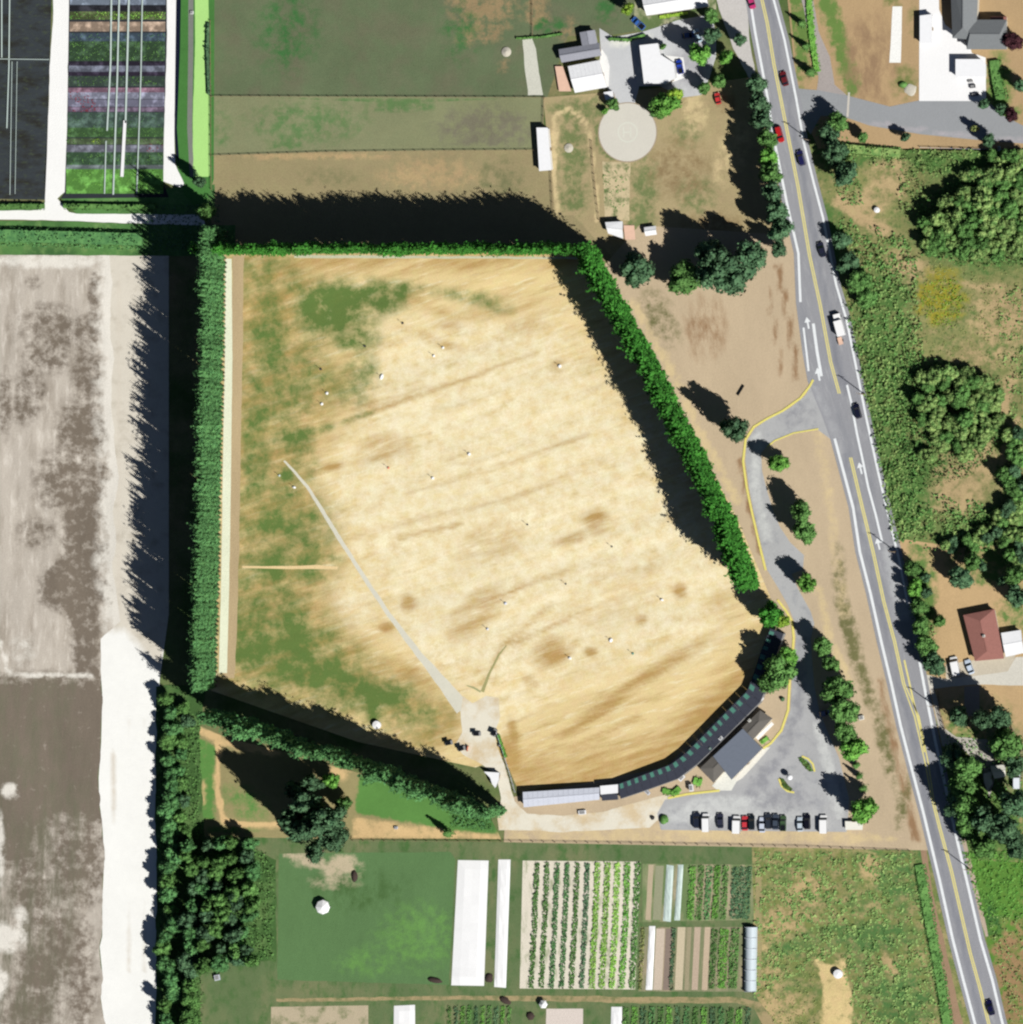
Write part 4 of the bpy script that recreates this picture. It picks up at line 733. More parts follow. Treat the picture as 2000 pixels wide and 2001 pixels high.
# --- hedges, scrub, crops (clump fields)
def clumps(name, P, dens, h, size, tone, label, cat, kind='stuff', group=None, lump=.5, thr=-1, seed=0, wob=0, base=0, parent=None, edge=0):
    """low growth over a patch of ground: leaf clumps on a lumpy height field"""
    if wob: P = wobble(P, wob, 8, seed)
    rs = np.random.RandomState(seed + 100); xs = [p[0] for p in P]; ys = [p[1] for p in P]
    ar = (max(xs) - min(xs)) * (max(ys) - min(ys)) * S * S; n = int(ar * dens)
    x = rs.uniform(min(xs), max(xs), n); y = rs.uniform(min(ys), max(ys), n); ok = inpoly(P, x, y); x = x[ok]; y = y[ok]
    q = fbm(x / 16 * lump * 2 + seed, y / 16 * lump * 2, 4); ok = q > thr; x = x[ok]; y = y[ok]; q = q[ok]
    e = .5
    def H(x, y):
        hh = np.clip((fbm(x / 16 * lump * 2 + seed, y / 16 * lump * 2, 4) - max(thr, .15)) * 1.9, .08, 1.2) * h
        if edge: hh = np.minimum(hh, np.clip(pdist(P, x, y, True) / edge, .1, 1) * h)
        return hh
    z = H(x, y); zx = (H(x + 2, y) - z) / (2 * S); zy = -(H(x, y + 2) - z) / (2 * S)
    W0 = gp(0, 0); dx = gp(1001, 1000)[0] - gp(1000, 1000)[0]
    c = np.array([list(gp(a, b)) for a, b in zip(x, y)]) if n < 1 else None
    d = FV[None] * D + RV[None] * ((x - 1000) * S)[:, None] + UV[None] * ((1000.5 - y) * S)[:, None]; t = -CP[2] / d[:, 2]; c = CP[None] + d * t[:, None]
    Nn = np.stack([-zx, -zy, np.full(len(x), .8)], 1); Nn /= np.linalg.norm(Nn, axis=1)[:, None]
    c[:, 2] = base + z * rs.uniform(.75, 1.02, len(x)); V, F4 = leaf_quads(c, Nn, size, .26, rs); V[:, 2] = np.maximum(V[:, 2], .01)
    me = npmesh(name, V, F4); o = link(name, me, F[tone] if isinstance(tone, str) else tone, parent); tag(o, label, cat, group, kind); return o
def hedge(Pl, w, h, tone, label, dens=9, size=.3, name='hedge', group=None):
    O = band(Pl, w); o = clumps(name, O, dens, h, size, tone, label, 'hedge', None, group, 1.4, -1, rnd.randrange(90), 0, 0, None, w * .28)
    cr = MB()
    for a, b in zip(Pl, Pl[1:]):
        p, q = gp(*a), gp(*b); m = (p + q) / 2; L = (q - p).length; cr.box((m[0], m[1], h * .33), (L, w * S * .6, h * .62), math.atan2(q[1] - p[1], q[0] - p[0]))
    cr.build('hedge_core', F[tone], o); return o
hedge([(-200, 403), (0, 403), (88, 403)], 15, 2.6, 'mid', 'clipped green hedge along the left nursery block'); hedge([(126, 402), (220, 404), (305, 404)], 15, 2.6, 'mid', 'clipped green hedge along the foot of the flower beds')
hedge([(-200, 460), (0, 460), (140, 464), (280, 468)], 40, 3.2, 'poplar', 'broad green hedge south of the farm lane', 6)
hedge([(409, 45), (407, 100), (410, 185)], 8, 1.8, 'dark', 'thin dark hedge beside the lime grass strip')
hedge([(1835, 1680), (1838, 1670)], 8, 1, 'mid', 'short stub of hedge at the end of the ditch') if False else None
hedge([(1797, 1690), (1806, 1740), (1822, 1830), (1838, 1910), (1850, 1990), (1865, 2060)], 26, 1.1, 'mid', 'dark green hedge along the road verge south of the junction')
hedge([(1190, 76), (1230, 78), (1262, 68)], 8, 1.6, 'mid', 'low green hedge north of the driveway'); hedge([(1010, 75), (1060, 72), (1100, 66)], 6, 1.3, 'mid', 'low hedge line behind the grey-roofed house')
hedge([(1640, 288), (1700, 294), (1760, 300)], 26, 2.4, 'scrub', 'loose hedge south of the side road verge')
hedge([(1945, 118), (1950, 160), (1958, 195)], 30, 2.2, 'mid', 'green hedge east of the white yard')
hedge([(1580, -40), (1583, 20), (1590, 90), (1598, 140)], 16, 1.2, 'bright', 'green bank planting beside the side lane', 8)
hedge([(975, 1436), (982, 1458), (990, 1480)], 8, 1.8, 'bright', 'bright green hedge strip beside the range gate')
hedge([(1296, 1545), (1318, 1550), (1330, 1540)], 16, 1.4, 'bright', 'low green shrubs between covered tees and yellow kerb'); hedge([(1357, 1525), (1372, 1530)], 22, 1.3, 'bright', 'green planting bed at the west end of the clubhouse')
hedge([(1488, 1452), (1502, 1442)], 12, 1.0, 'bright', 'small green bed inside the curved yellow kerb')
hedge([(1535, 2), (1548, 2)], 6, 1, 'mid', 'x') if False else None
hedge([(1290, 33), (1320, 29), (1345, 25)], 9, 1.0, 'yellow', 'flowering bed below the white house')
clumps('bramble_thicket', [(1770, 700), (1830, 700), (1960, 740), (1970, 860), (1900, 930), (1800, 960), (1760, 880)], 3.2, 2.2, .36, 'mid', 'green underbrush filling the ring-shaped copse in the meadow', 'thicket', thr=.2, seed=2, lump=.9)
clumps('bramble_thicket', [(1790, 400), (1880, 340), (2050, 320), (2050, 520), (1900, 520), (1800, 500)], 3, 2.4, .36, 'mid', 'green underbrush filling the northern copse', 'thicket', thr=.2, seed=4, lump=.9)
clumps('bramble_thicket', [(1650, 440), (1780, 470), (1800, 620), (1810, 720), (1800, 900), (1790, 1000), (1990, 990), (2000, 1040), (1850, 1060), (1745, 1050), (1700, 820), (1660, 620)], 3.6, 1.7, .38, 'scrub', 'green bramble and scrub east of the road', 'thicket', thr=.37, seed=3, lump=.9)
clumps('bramble_thicket', [(1640, 420), (1800, 470), (1800, 620), (1810, 740), (1800, 900), (1790, 960), (2050, 1000), (2050, 1060), (1860, 1085), (1750, 1060), (1705, 830), (1650, 600)], 2.6, 3.0, .42, 'mid', 'taller deep green brambles standing in the scrub east of the road', 'thicket', thr=.52, seed=43, lump=.6)
clumps('bramble_thicket', [(1940, 560), (2050, 560), (2050, 980), (1960, 980), (1975, 800)], 2.6, 1.6, .36, 'scrub', 'patchy scrub along the right edge beside the middle copse', 'thicket', thr=.5, seed=44, lump=.9)
clumps('bramble_thicket', [(1680, 290), (2050, 292), (2050, 345), (1900, 330), (1820, 350), (1800, 420), (1760, 430), (1760, 330), (1700, 325)], 3, 2.4, .34, 'scrub', 'green scrub between the side road and the northern copse', 'thicket', thr=.38, seed=5, lump=.9)
clumps('tall_weeds', [(1790, 500), (2050, 520), (2050, 720), (1830, 720), (1790, 620)], 2.4, .8, .26, 'olive', 'dry olive weeds in the meadow around the yellow patch', 'weeds', thr=.5, seed=8, lump=1.2)
clumps('tall_weeds', [(1810, 548), (1870, 545), (1895, 580), (1870, 640), (1820, 640), (1800, 590)], 3.2, .8, .26, 'yellow', 'yellow-green weeds forming a patch in the meadow', 'weeds', thr=.36, seed=9, lump=1.4)
clumps('scrub_cover', [(1475, 1665), (1790, 1668), (1810, 1740), (1850, 1930), (1870, 2040), (1680, 2040), (1640, 1860), (1475, 1950)], 4.2, .9, .36, 'scrub', 'patchy green scrub between the gardens and the road', 'scrub', thr=.47, seed=12, lump=.8)
clumps('scrub_cover', [(1480, 1800), (1590, 1860), (1600, 2040), (1530, 2040), (1480, 1930)], 2.2, .8, .26, 'olive', 'dry olive scrub left of the sandy clearing', 'scrub', thr=.48, seed=14, lump=1.2)
clumps('meadow_cover', [(1880, 1665), (2050, 1660), (2050, 1800), (1920, 1790)], 4, .6, .36, 'bright', 'bright green rough grass south of the dark roadside trees', 'grass', thr=.36, seed=15, lump=1.2)
clumps('bramble_thicket', [(1930, 1790), (2050, 1790), (2050, 2050), (1990, 2050), (1955, 1900)], 2.2, 1.3, .3, 'scrub', 'brown and olive brush at the lower right edge', 'thicket', thr=.4, seed=16, lump=1)
clumps('undergrowth', [(308, 1365), (395, 1400), (392, 1600), (400, 1645), (520, 1665), (540, 1700), (535, 1875), (440, 1880), (400, 1910), (398, 2040), (312, 2040)], 3, 2.0, .3, 'mid', 'green undergrowth between the trees of the lower left wood', 'undergrowth', thr=.3, seed=18, lump=1, wob=2)
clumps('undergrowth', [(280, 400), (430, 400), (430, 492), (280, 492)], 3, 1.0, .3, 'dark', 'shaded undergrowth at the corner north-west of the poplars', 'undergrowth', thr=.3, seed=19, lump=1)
clumps('weed_patch', [(1178, 335), (1232, 330), (1228, 412), (1184, 412)], 4, .7, .22, 'mid', 'green tufts scattered over the pale garden plot', 'weeds', thr=.58, seed=21, lump=1.6)
clumps('shrubbery', [(1850, 1440), (1990, 1430), (2040, 1640), (1880, 1650), (1835, 1520)], 2, 2.6, .34, 'mid', 'dark shrubbery under the roadside trees', 'shrubs', thr=.4, seed=22)
clumps('shrubbery', [(1765, 1090), (1800, 1100), (1830, 1240), (1835, 1310), (1800, 1290), (1780, 1200)], 4, 1.8, .3, 'mid', 'green shrubs filling the strip between lay-by and dry lawn', 'shrubs', thr=.35, seed=23)
clumps('shrubbery', [(1595, 240), (1640, 225), (1680, 330), (1690, 400), (1650, 400), (1600, 300)], 3, 1.8, .3, 'mid', 'shrubs under the trees at the road corner', 'shrubs', thr=.35, seed=24)
clumps('vine_cover', [(870, 1550), (962, 1588), (966, 1626), (885, 1616)], 5, 1.6, .28, 'poplar', 'dark green shrubs at the east end of the south-west poplar row', 'shrubs', thr=-1, seed=25, lump=1.2)
for q, lab in [((1500, 1115, 8), 'yellow-green shrub at the edge of the entrance drive')]:
    pass

# --- nursery beds (upper left)
bed = lambda c: gmat('bed_soil', c, nalts=[(.3, .58, tuple(min(255, int(v * 1.5 + 16)) for v in c))], var=.2, fine=.3)
sheet('nursery_ground', [(-EDG, -200), (104, -200), (100, 40), (97, 130), (92, 300), (88, 390), (-EDG, 384)], gmat('black_weed_mat', (60, 66, 70), nalts=[(.12, .56, (48, 48, 44)), (.5, .64, (74, 84, 62))], var=.14, ang=90, stretch=.4), .03)
sheet('nursery_ground', [(138, -200), (328, -200), (326, 100), (321, 250), (318, 354), (330, 385), (118, 388), (127, 375), (131, 250), (133, 130)], gmat('black_weed_mat_2', (50, 54, 60), var=.12), .031)
BD = [(-40, -4, (130, 140, 160), None), (-2, 9, (112, 122, 136), None), (10, 21, (34, 34, 40), None), (22, 38, (70, 80, 50), 'bright'), (42, 61, (142, 124, 108), None), (64, 80, (60, 74, 86), 'dark'), (80, 119, (52, 74, 52), 'mid'), (119, 128, (40, 36, 48), None), (126, 146, (88, 92, 104), None), (140, 148, (46, 40, 54), None), (148, 168, (56, 70, 62), 'mid'),
      (171, 180, (116, 90, 104), None), (180, 193, (122, 124, 140), None), (194, 208, (112, 112, 130), None), (209, 218, (96, 84, 100), None), (219, 249, (62, 80, 72), 'dark'), (249, 268, (60, 88, 54), 'mid'), (270, 282, (70, 84, 60), 'mid'), (283, 297, (96, 98, 108), None), (297, 322, (56, 80, 58), 'mid'), (322, 330, (92, 100, 102), None), (330, 378, (86, 134, 62), 'bright')]
for i, (y0, y1, c, tone) in enumerate(BD):
    xr = 324 - 4 * max(0, y0) / 300; xl = 137 - 9 * max(0, y0) / 380
    sheet('planting_bed', [(xl, y0), (xr, y0), (xr, y1), (xl, y1)], bed(c), .04 + (i % 2) * .006)
    if tone: clumps('bed_plants', [(xl, y0 + 1), (xr, y0 + 1), (xr, y1 - 1), (xl, y1 - 1)], 3.5, .5, .2, tone, 'low plants growing in horizontal nursery bed, %s' % ['brown', 'yellow', 'middle', 'lower'][i % 4] if False else 'low green plants growing in the nursery beds between the two farm tracks', 'plants', 'stuff', 'nursery bed plants', 1.6, .46, 30 + i)
fl = lambda c: fmat('flowers', c, tuple(min(255, int(v * 1.25)) for v in c))
clumps('red_flowers', [(136, 172), (165, 172), (195, 210), (190, 218), (136, 218)], 4, .5, .2, fl((128, 44, 56)), 'dark red flowers at the left end of the purple bed', 'flowers', thr=.45, seed=51, lump=1.5)
clumps('red_flowers', [(280, 282), (318, 280), (318, 298), (285, 296)], 4, .5, .2, fl((120, 56, 60)), 'dull red flowers at the right end of a bed near the bottom', 'flowers', thr=.42, seed=52, lump=1.5)
clumps('yellow_flowers', [(180, 270), (200, 270), (200, 281), (180, 281)], 4, .5, .2, 'yellow', 'small yellow-green flower patch in a lower bed', 'flowers', thr=.3, seed=53, lump=1.5)
clumps('green_plants', [(190, 22), (318, 24), (316, 36), (200, 38)], 5, .6, .2, 'lime', 'lime green plants in the bed near the top edge', 'plants', thr=.36, seed=54, lump=1.5)
def pipe(P, w, label, h=.35, m='pipe'):
    mb = MB()
    for a, b in zip(P, P[1:]):
        p, q = gp(*a), gp(*b); c = (p + q) / 2; mb.box((c[0], c[1], h), ((q - p).length, w * .62, .16), math.atan2(q[1] - p[1], q[0] - p[0]))
    n = 7
    for k in range(n):
        a, b = P[0], P[-1]; p = gp(a[0] + (b[0] - a[0]) * k / (n - 1), a[1] + (b[1] - a[1]) * k / (n - 1)); mb.box((p[0], p[1], h / 2), (.12, .12, h))
    return tag(mb.build('irrigation_pipe', M[m]), label, 'pipe')
pipe([(4, -60), (4, 112)], .5, 'pale irrigation pipe at the far left edge of the dark nursery block'); pipe([(20, -60), (18, 130), (14, 250)], .5, 'thin irrigation pipe, second from the left edge'); pipe([(24, 120), (20, 380)], .25, 'faint irrigation pipe below the cross pipe'); pipe([(34, 120), (30, 378)], .2, 'faintest irrigation pipe in the dark nursery block')
pipe([(-60, 114), (96, 116)], .3, 'cross pipe running across the dark nursery block')
pipe([(219, -60), (217, 120), (210, 255)], .7, 'white irrigation pipe, leftmost over the flower beds'); pipe([(235, -60), (230, 150), (222, 380)], .7, 'long white irrigation pipe reaching the bottom hedge'); pipe([(254, -60), (250, 100), (246, 240)], .8, 'cream irrigation pipe, third over the flower beds')
pipe([(245, 235), (239, 345)], 1.5, 'short thick white pipe below the cream one', .35, 'white_paint'); pipe([(280, -60), (276, 150), (268, 378)], .5, 'bluish irrigation pipe nearest the right-hand track'); pipe([(208, 275), (205, 378)], .5, 'short pipe segment at the bottom left of the beds')

# --- gardens (south): plastic covers, crop rows, tunnel
def cover(P, label, m='white_paint', h=.25, sag=True):
    mb = MB(); a, b, c, d = [gp(*p, h) for p in P]; n = 14; V = []; Fc = []; k = 4
    for i in range(n + 1):
        l = a.lerp(d, i / n); r = b.lerp(c, i / n)
        for j in range(k + 1):
            p = l.lerp(r, j / k); z = (h + rnd.uniform(-.06, .06)) if 0 < j < k and 0 < i < n else .06; V.append((p[0], p[1], z))
    for i in range(n):
        for j in range(k): Fc.append((i * (k + 1) + j, (i + 1) * (k + 1) + j, (i + 1) * (k + 1) + j + 1, i * (k + 1) + j + 1))
    o = MB().add(V, Fc).build('row_cover', M[m]); return tag(o, label, 'row cover')
cover([(895, 1681), (955, 1682), (946, 1927), (882, 1926)], 'widest white fabric row cover right of the mown field'); cover([(974, 1680), (998, 1680), (989, 1931), (966, 1929)], 'narrow white fabric row cover next to the wide one')
cover([(770, 1966), (811, 1964), (812, 2120), (768, 2120)], 'white row cover at the bottom edge below the mown field'); cover([(1195, 1968), (1216, 1968), (1213, 2120), (1190, 2120)], 'white row cover at the bottom edge below the crop rows')
cover([(1303, 1690), (1317, 1692), (1308, 1735), (1311, 1802), (1295, 1800)][:2] + [(1311, 1802), (1296, 1800)], 'ragged pale row cover, left of two in the upper right plots', 'pipe'); cover([(1325, 1690), (1336, 1690), (1329, 1799), (1318, 1799)], 'straight pale row cover, right of two in the upper right plots', 'pipe')
cover([(1269, 1810), (1281, 1810), (1275, 1935), (1262, 1935)], 'white row cover at the left of the lower right plots')
sheet('crop_soil', [(1022, 1682), (1252, 1684), (1242, 1934), (1016, 1932)], gmat('crop_soil', (234, 226, 208), nalts=[(.4, .62, (150, 160, 120))], var=.08, ang=90, stretch=3), .03)
rows_x = [1018 + 19.7 * i for i in range(12)]
tones = ['mid', 'mid', 'mid', 'poplar', 'poplar', 'mid', 'dark', 'lime', 'lime', 'lime', 'bright', 'mid']
names = ['first', 'second', 'third', 'fourth', 'fifth', 'sixth', 'seventh', 'eighth', 'ninth', 'tenth', 'eleventh', 'last']
for i, x in enumerate(rows_x):
    if i == 0: continue
    wd = 11.5 if i > 6 else 9.8
    O = band([(x + 13, 1686), (x + 8, 1810), (x + 1, 1932)], wd)
    clumps('crop_row', O, 20, .55, .24, tones[i], '%s crop row from the left in the striped plot, %s' % (names[i - 1].capitalize() if False else names[i - 1], {'mid': 'green', 'poplar': 'bluish green', 'dark': 'dark green', 'lime': 'lime green', 'bright': 'light green'}[tones[i]]), 'crop row', None, 'crop rows of the striped plot', 1.5, -1, 60 + i)
sheet('plot_beds', [(1256, 1688), (1470, 1690), (1474, 1798), (1256, 1802)], gmat('bed_mix', (118, 140, 92), nalts=[(.25, .55, (180, 168, 138))], var=.14, ang=90, stretch=5), .03)
sheet('plot_beds', [(1252, 1812), (1474, 1812), (1474, 1938), (1248, 1938)], gmat('bed_mix_2', (134, 140, 104), nalts=[(.25, .55, (176, 160, 134))], var=.14, ang=90, stretch=5), .03)
for x0, x1, y0, y1, c in [(1266, 1276, 1690, 1798, (196, 180, 152)), (1280, 1296, 1692, 1798, (158, 160, 130)), (1281, 1298, 1815, 1935, (214, 198, 178)), (1300, 1312, 1815, 1935, (148, 132, 120)), (1323, 1338, 1812, 1935, (214, 200, 170)), (1342, 1350, 1812, 1935, (170, 160, 130)), (1356, 1368, 1812, 1935, (200, 180, 158)), (1376, 1387, 1812, 1935, (206, 186, 160))]:
    sheet('garden_bed', [(x0 + 2, y0), (x1 + 2, y0), (x1 - 4, y1), (x0 - 4, y1)], gmat('bed_tan', c, var=.08, ang=90, stretch=3), .036)
gi = 0
for x0, x1, y0, y1, tone, lab in [(1347, 1360, 1692, 1798, 'bright', 'light green leafy row left of the dark block in the upper right plots'), (1364, 1376, 1692, 1798, 'mid', 'green leafy row, second in the upper right plots'), (1380, 1392, 1692, 1798, 'poplar', 'bluish green leafy row, third in the upper right plots'), (1395, 1408, 1692, 1798, 'bright', 'yellowish leafy row, fourth in the upper right plots'), (1412, 1424, 1692, 1798, 'mid', 'green leafy row beside the dark block'), (1430, 1470, 1694, 1796, 'dark', 'wide dark green block of crops at the right of the upper plots'),
                           (1390, 1402, 1815, 1932, 'mid', 'green row right of the tan beds in the lower plots'), (1406, 1424, 1815, 1932, 'bright', 'light green row in the lower right plots'), (1427, 1445, 1815, 1932, 'mid', 'green row touching the polytunnel shade'), (1312, 1320, 1815, 1935, 'dark', 'thin dark row between tan beds in the lower plots'), (1252, 1260, 1812, 1935, 'olive', 'thin olive row at the left of the lower plots')]:
    gi += 1; clumps('crop_row', band([((x0 + x1) / 2 + 2, y0), ((x0 + x1) / 2 - 4, y1)], (x1 - x0) * .95), 16, .55, .24, tone, lab, 'crop row', None, None, 1.5, -1, 80 + gi)
for k, x in enumerate(range(880, 1000, 13)): clumps('crop_row', band([(x, 1966), (x - 6, 2100)], 8), 16, .6, .22, ['mid', 'dark', 'bright'][k % 3], 'short crop row at the bottom edge below the white row covers', 'crop row', None, 'crop rows at the bottom edge, left', 1.5, -1, 100 + k)
for k, x in enumerate(range(1225, 1478, 17)): clumps('crop_row', band([(x, 1968), (x - 6, 2100)], 11), 16, .7, .24, ['mid', 'bright', 'dark', 'poplar'][k % 4], 'short crop row at the bottom edge below the tan garden path', 'crop row', None, 'crop rows at the bottom edge, right', 1.5, -1, 120 + k)
# polytunnel
def tunnel(P, label):
    a, b, c, d = [gp(*p) for p in P]; root = empty('polytunnel', (a + b + c + d) / 4, 0, label, 'polytunnel'); o0 = root.location; n = 12; k = 8; V = []; Fc = []
    for i in range(n + 1):
        l = a.lerp(d, i / n); r = b.lerp(c, i / n)
        for j in range(k + 1):
            t = pi * j / k; p = l.lerp(r, .5 - .5 * cos(t)); V.append((p[0] - o0[0], p[1] - o0[1], 2.2 * sin(t) ** .8))
    for i in range(n):
        for j in range(k): Fc.append((i * (k + 1) + j, (i + 1) * (k + 1) + j, (i + 1) * (k + 1) + j + 1, i * (k + 1) + j + 1))
    MB().add(V, Fc).build('film_cover', smat('tunnel_film', (206, 218, 224), .35, .08), root, True)
    for i in range(0, n + 1, 2):
        l = a.lerp(d, i / n); r = b.lerp(c, i / n); mb = MB()
        for j in range(k):
            t0, t1 = pi * j / k, pi * (j + 1) / k; p = l.lerp(r, .5 - .5 * cos(t0)); q = l.lerp(r, .5 - .5 * cos(t1)); z0, z1 = 2.23 * sin(t0) ** .8, 2.23 * sin(t1) ** .8
            m_ = (p + q) / 2 - o0; mb.box((m_[0], m_[1], (z0 + z1) / 2 + .02), ((q - p).length + .05, .06, abs(z1 - z0) + .05))
        mb.build('hoop', M['grey_metal'], root)
tunnel([(1457, 1812), (1481, 1812), (1479, 1938), (1456, 1938)], 'pale blue-grey polytunnel at the right end of the garden plots')

# ------------------------------------------------------------------ fences, poles, small things
def fence(P, label, step=3.0, h=1.1, rails=2, m='wood', w=.09):
    o0 = gp(*P[0]); root = empty('fence', o0, 0, label, 'fence'); pts = [gp(*p) - o0 for p in P]; pm_ = None
    mb = MB().box((0, 0, h / 2), (w + .05, w + .05, h)); pm_ = mesh('post', mb.V, mb.F); pm_.materials.append(M[m])
    for a, b in zip(pts, pts[1:]):
        L = (b - a).length; n = max(1, round(L / step))
        for i in range(n): link('post', pm_, None, root, a.lerp(b, i / n))
        for k in range(rails):
            r = MB(); c = (a + b) / 2; r.box((c[0], c[1], h * (.92 - .42 * k)), (L, w * .6, w), math.atan2(b[1] - a[1], b[0] - a[0])); r.build('rail', M[m], root)
    link('post', pm_, None, root, pts[-1]); return root
fence([(415, 188), (700, 189), (1066, 190)], 'upper fence across the pastures'); fence([(413, 304), (640, 297), (850, 294), (1050, 293)], 'lower fence across the pastures'); fence([(412, 40), (413, 188), (413, 304), (414, 370)], 'fence on the west side of the pastures')
fence([(972, 1432), (985, 1470), (1000, 1520), (1008, 1548)], 'fence between the gravel path and the range', 2.2, 1.6, 2, 'grey_metal'); fence([(690, 1643), (1000, 1645), (1300, 1650), (1560, 1655), (1780, 1664)], 'long fence along the south boundary of the range', 3.2, 1.3, 2)
fence([(1064, 192), (1063, 245)], 'short fence above the long white building'); fence([(1078, 336), (1082, 415)], 'short fence below the long white building'); fence([(1157, 275), (1162, 340), (1172, 430)], 'fence beside the pale garden plot', 2.4)
fence([(1800, 288), (1900, 291), (2040, 294)], 'pale fence along the south verge of the side road', 3, 1.2, 2, 'grey_metal'); fence([(1042, -30), (1042, 68)], 'short fence at the top of the first pasture')
fence([(1834, 1350), (1838, 1390), (1848, 1424)], 'dark roadside fence south of the gravel drive', 2, 1.8, 3, 'wood', .14)
# utility poles
for i, (x, y, lab) in enumerate([(1584, 274, 'utility pole by the road near the side road corner'), (1690, 770, 'utility pole by the road opposite the drive junction'), (1752, 1078, 'utility pole at the top of the lay-by'), (1828, 1380, 'utility pole by the road near the gravel drive'), (1896, 1698, 'utility pole by the road below the dark trees')]):
    p = gp(x, y); r = empty('utility_pole', p, radians(-14), lab, 'utility pole')
    MB().cyl((0, 0, 0), .17, 9.6, 8, .11).build('pole', M['wood'], r); MB().box((0, 0, 9), (2.4, .12, .14)).build('crossarm', M['wood'], r)
    ins = MB().cyl((0, 0, 9.07), .06, .22, 6); im = mesh('insulator', ins.V, ins.F); im.materials.append(M['grey_metal'])
    for dx in (-1, -.4, .4, 1): link('insulator', im, None, r, (dx, 0, 0))
# range targets
def target(x, y, lab, m='white_paint', r=.5, group=None, el=1):
    p = gp(x, y); o = empty('range_target', p, radians(-20), lab, 'target', group)
    mb = MB(); n = 12; V = [(0, 0, r * 1.1)]; Fc = []
    for k in range(1, 4):
        t = pi / 2 * k / 3
        for i in range(n): a = 2 * pi * i / n; V.append((r * sin(t) * cos(a), r * el * sin(t) * sin(a), r * 1.1 * cos(t)))
    for i in range(n): Fc.append((0, 1 + i, 1 + (i + 1) % n))
    for k in range(2):
        for i in range(n): Fc.append((1 + k * n + i, 1 + (k + 1) * n + i, 1 + (k + 1) * n + (i + 1) % n, 1 + k * n + (i + 1) % n))
    mb.add(V, Fc).build('dome', M[m], o, True); MB().cyl((0, 0, .4), .04, 1.8, 6).build('flagpole', M['grey_metal'], o); MB().box((.28, 0, 2.0), (.5, .02, .32)).build('flag', M[m], o)
for x, y, lab, m, r, el in [(746, 736, 'large oval white target in the upper left of the range', 'white_paint', .55, 1.8), (639, 768, 'white target, upper of two close together at the left', 'white_paint', .5, 1), (629, 789, 'white target, lower of two close together at the left', 'white_paint', .5, 1), (848, 695, 'white target, lower left of the pair in the upper middle', 'white_paint', .45, 1), (866, 679, 'white target, upper right of the pair in the upper middle', 'white_paint', .45, 1),
                         (917, 887, 'pale blue-white target in the centre of the range', 'white_paint', .55, 1), (846, 934, 'white target below and left of the centre one', 'white_paint', .5, 1), (575, 952, 'white oval target where the grey path begins', 'white_paint', .6, .7), (546, 929, 'faint greenish target left of the path head', 'pipe', .4, 1), (759, 914, 'small red target left of the centre', 'orange', .4, 1), (1094, 715, 'white target far up the right side', 'white_paint', .6, 1),
                         (988, 1179, 'grey-white target in the lower middle', 'grey_metal', .5, 1), (953, 1229, 'pale target near a brown patch in the lower middle', 'grey_metal', .45, 1), (1294, 1172, 'bright white target near the small round brown patch', 'white_paint', .6, .7), (1194, 1251, 'brightest white target in the lower right', 'white_paint', .6, 1.2), (1114, 1286, 'white target beside the large brown patch', 'white_paint', .55, .8), (1237, 1277, 'pale green target in the lower right', 'skylight', .4, 1),
                         (787, 631, 'small dark target right of the green patch', 'black', .4, 1), (713, 676, 'small dark target below the green patch', 'black', .5, .7), (627, 721, 'small dark target at the upper left', 'black', .4, 1), (1031, 1025, 'tiny dark marker right of the centre', 'black', .3, 1), (1196, 1068, 'tiny dark marker in the right middle', 'black', .3, 1), (1106, 1141, 'tiny dark marker in the lower middle', 'black', .3, 1)]:
    target(x, y, lab, m, r, None, el)
def tank(x, y, r, h, m, name, lab, cat, cone=.25, n=14):
    p = gp(x, y, h); o = empty(name, (p[0], p[1], 0), 0, lab, cat); MB().cyl((0, 0, 0), r, h, n).build('wall', M[m], o, False); MB().cyl((0, 0, h), r * 1.04, cone, n, r * .1).build('roof', M[m], o, False); return o
tank(736, 1417, 1.2, 1.4, 'white_paint', 'storage_tank', 'round white tank at the edge of the poplar shadow inside the range', 'tank')
tank(1714, 410, .8, 1.2, 'white_paint', 'storage_tank', 'small round white tank in the sandy clearing east of the road', 'tank')
tank(1638, 1904, 1.3, 1.6, 'white_paint', 'storage_tank', 'round white tank on the sandy patch near the bottom edge', 'tank'); tank(1112, 289, 1.3, .3, 'pale_stone', 'stone_ring', 'low pale round pile inside the sandy loop', 'pile', .4); tank(990, 101, 1.4, .3, 'pale_stone', 'gravel_pile', 'low pale heap at the edge of the upper pasture', 'pile', .6)
def gazebo(x, y, r, lab, n=8, h=2.2):
    p = gp(x, y, h); o = empty('gazebo', (p[0], p[1], 0), 0, lab, 'gazebo')
    MB().cyl((0, 0, h), r, .9, n, .05).build('canopy', M['white_paint'], o)
    pm_ = MB().cyl((0, 0, 0), .05, h, 6); me = mesh('post', pm_.V, pm_.F); me.materials.append(M['grey_metal'])
    for i in range(n): a = 2 * pi * i / n; link('post', me, None, o, (r * .93 * cos(a), r * .93 * sin(a), 0))
gazebo(631, 1773, 2.15, 'round white canopy standing in the mown field'); gazebo(1062, 1963, 1.3, 'small white canopy at the corner of the cream bed', 6, 1.9)
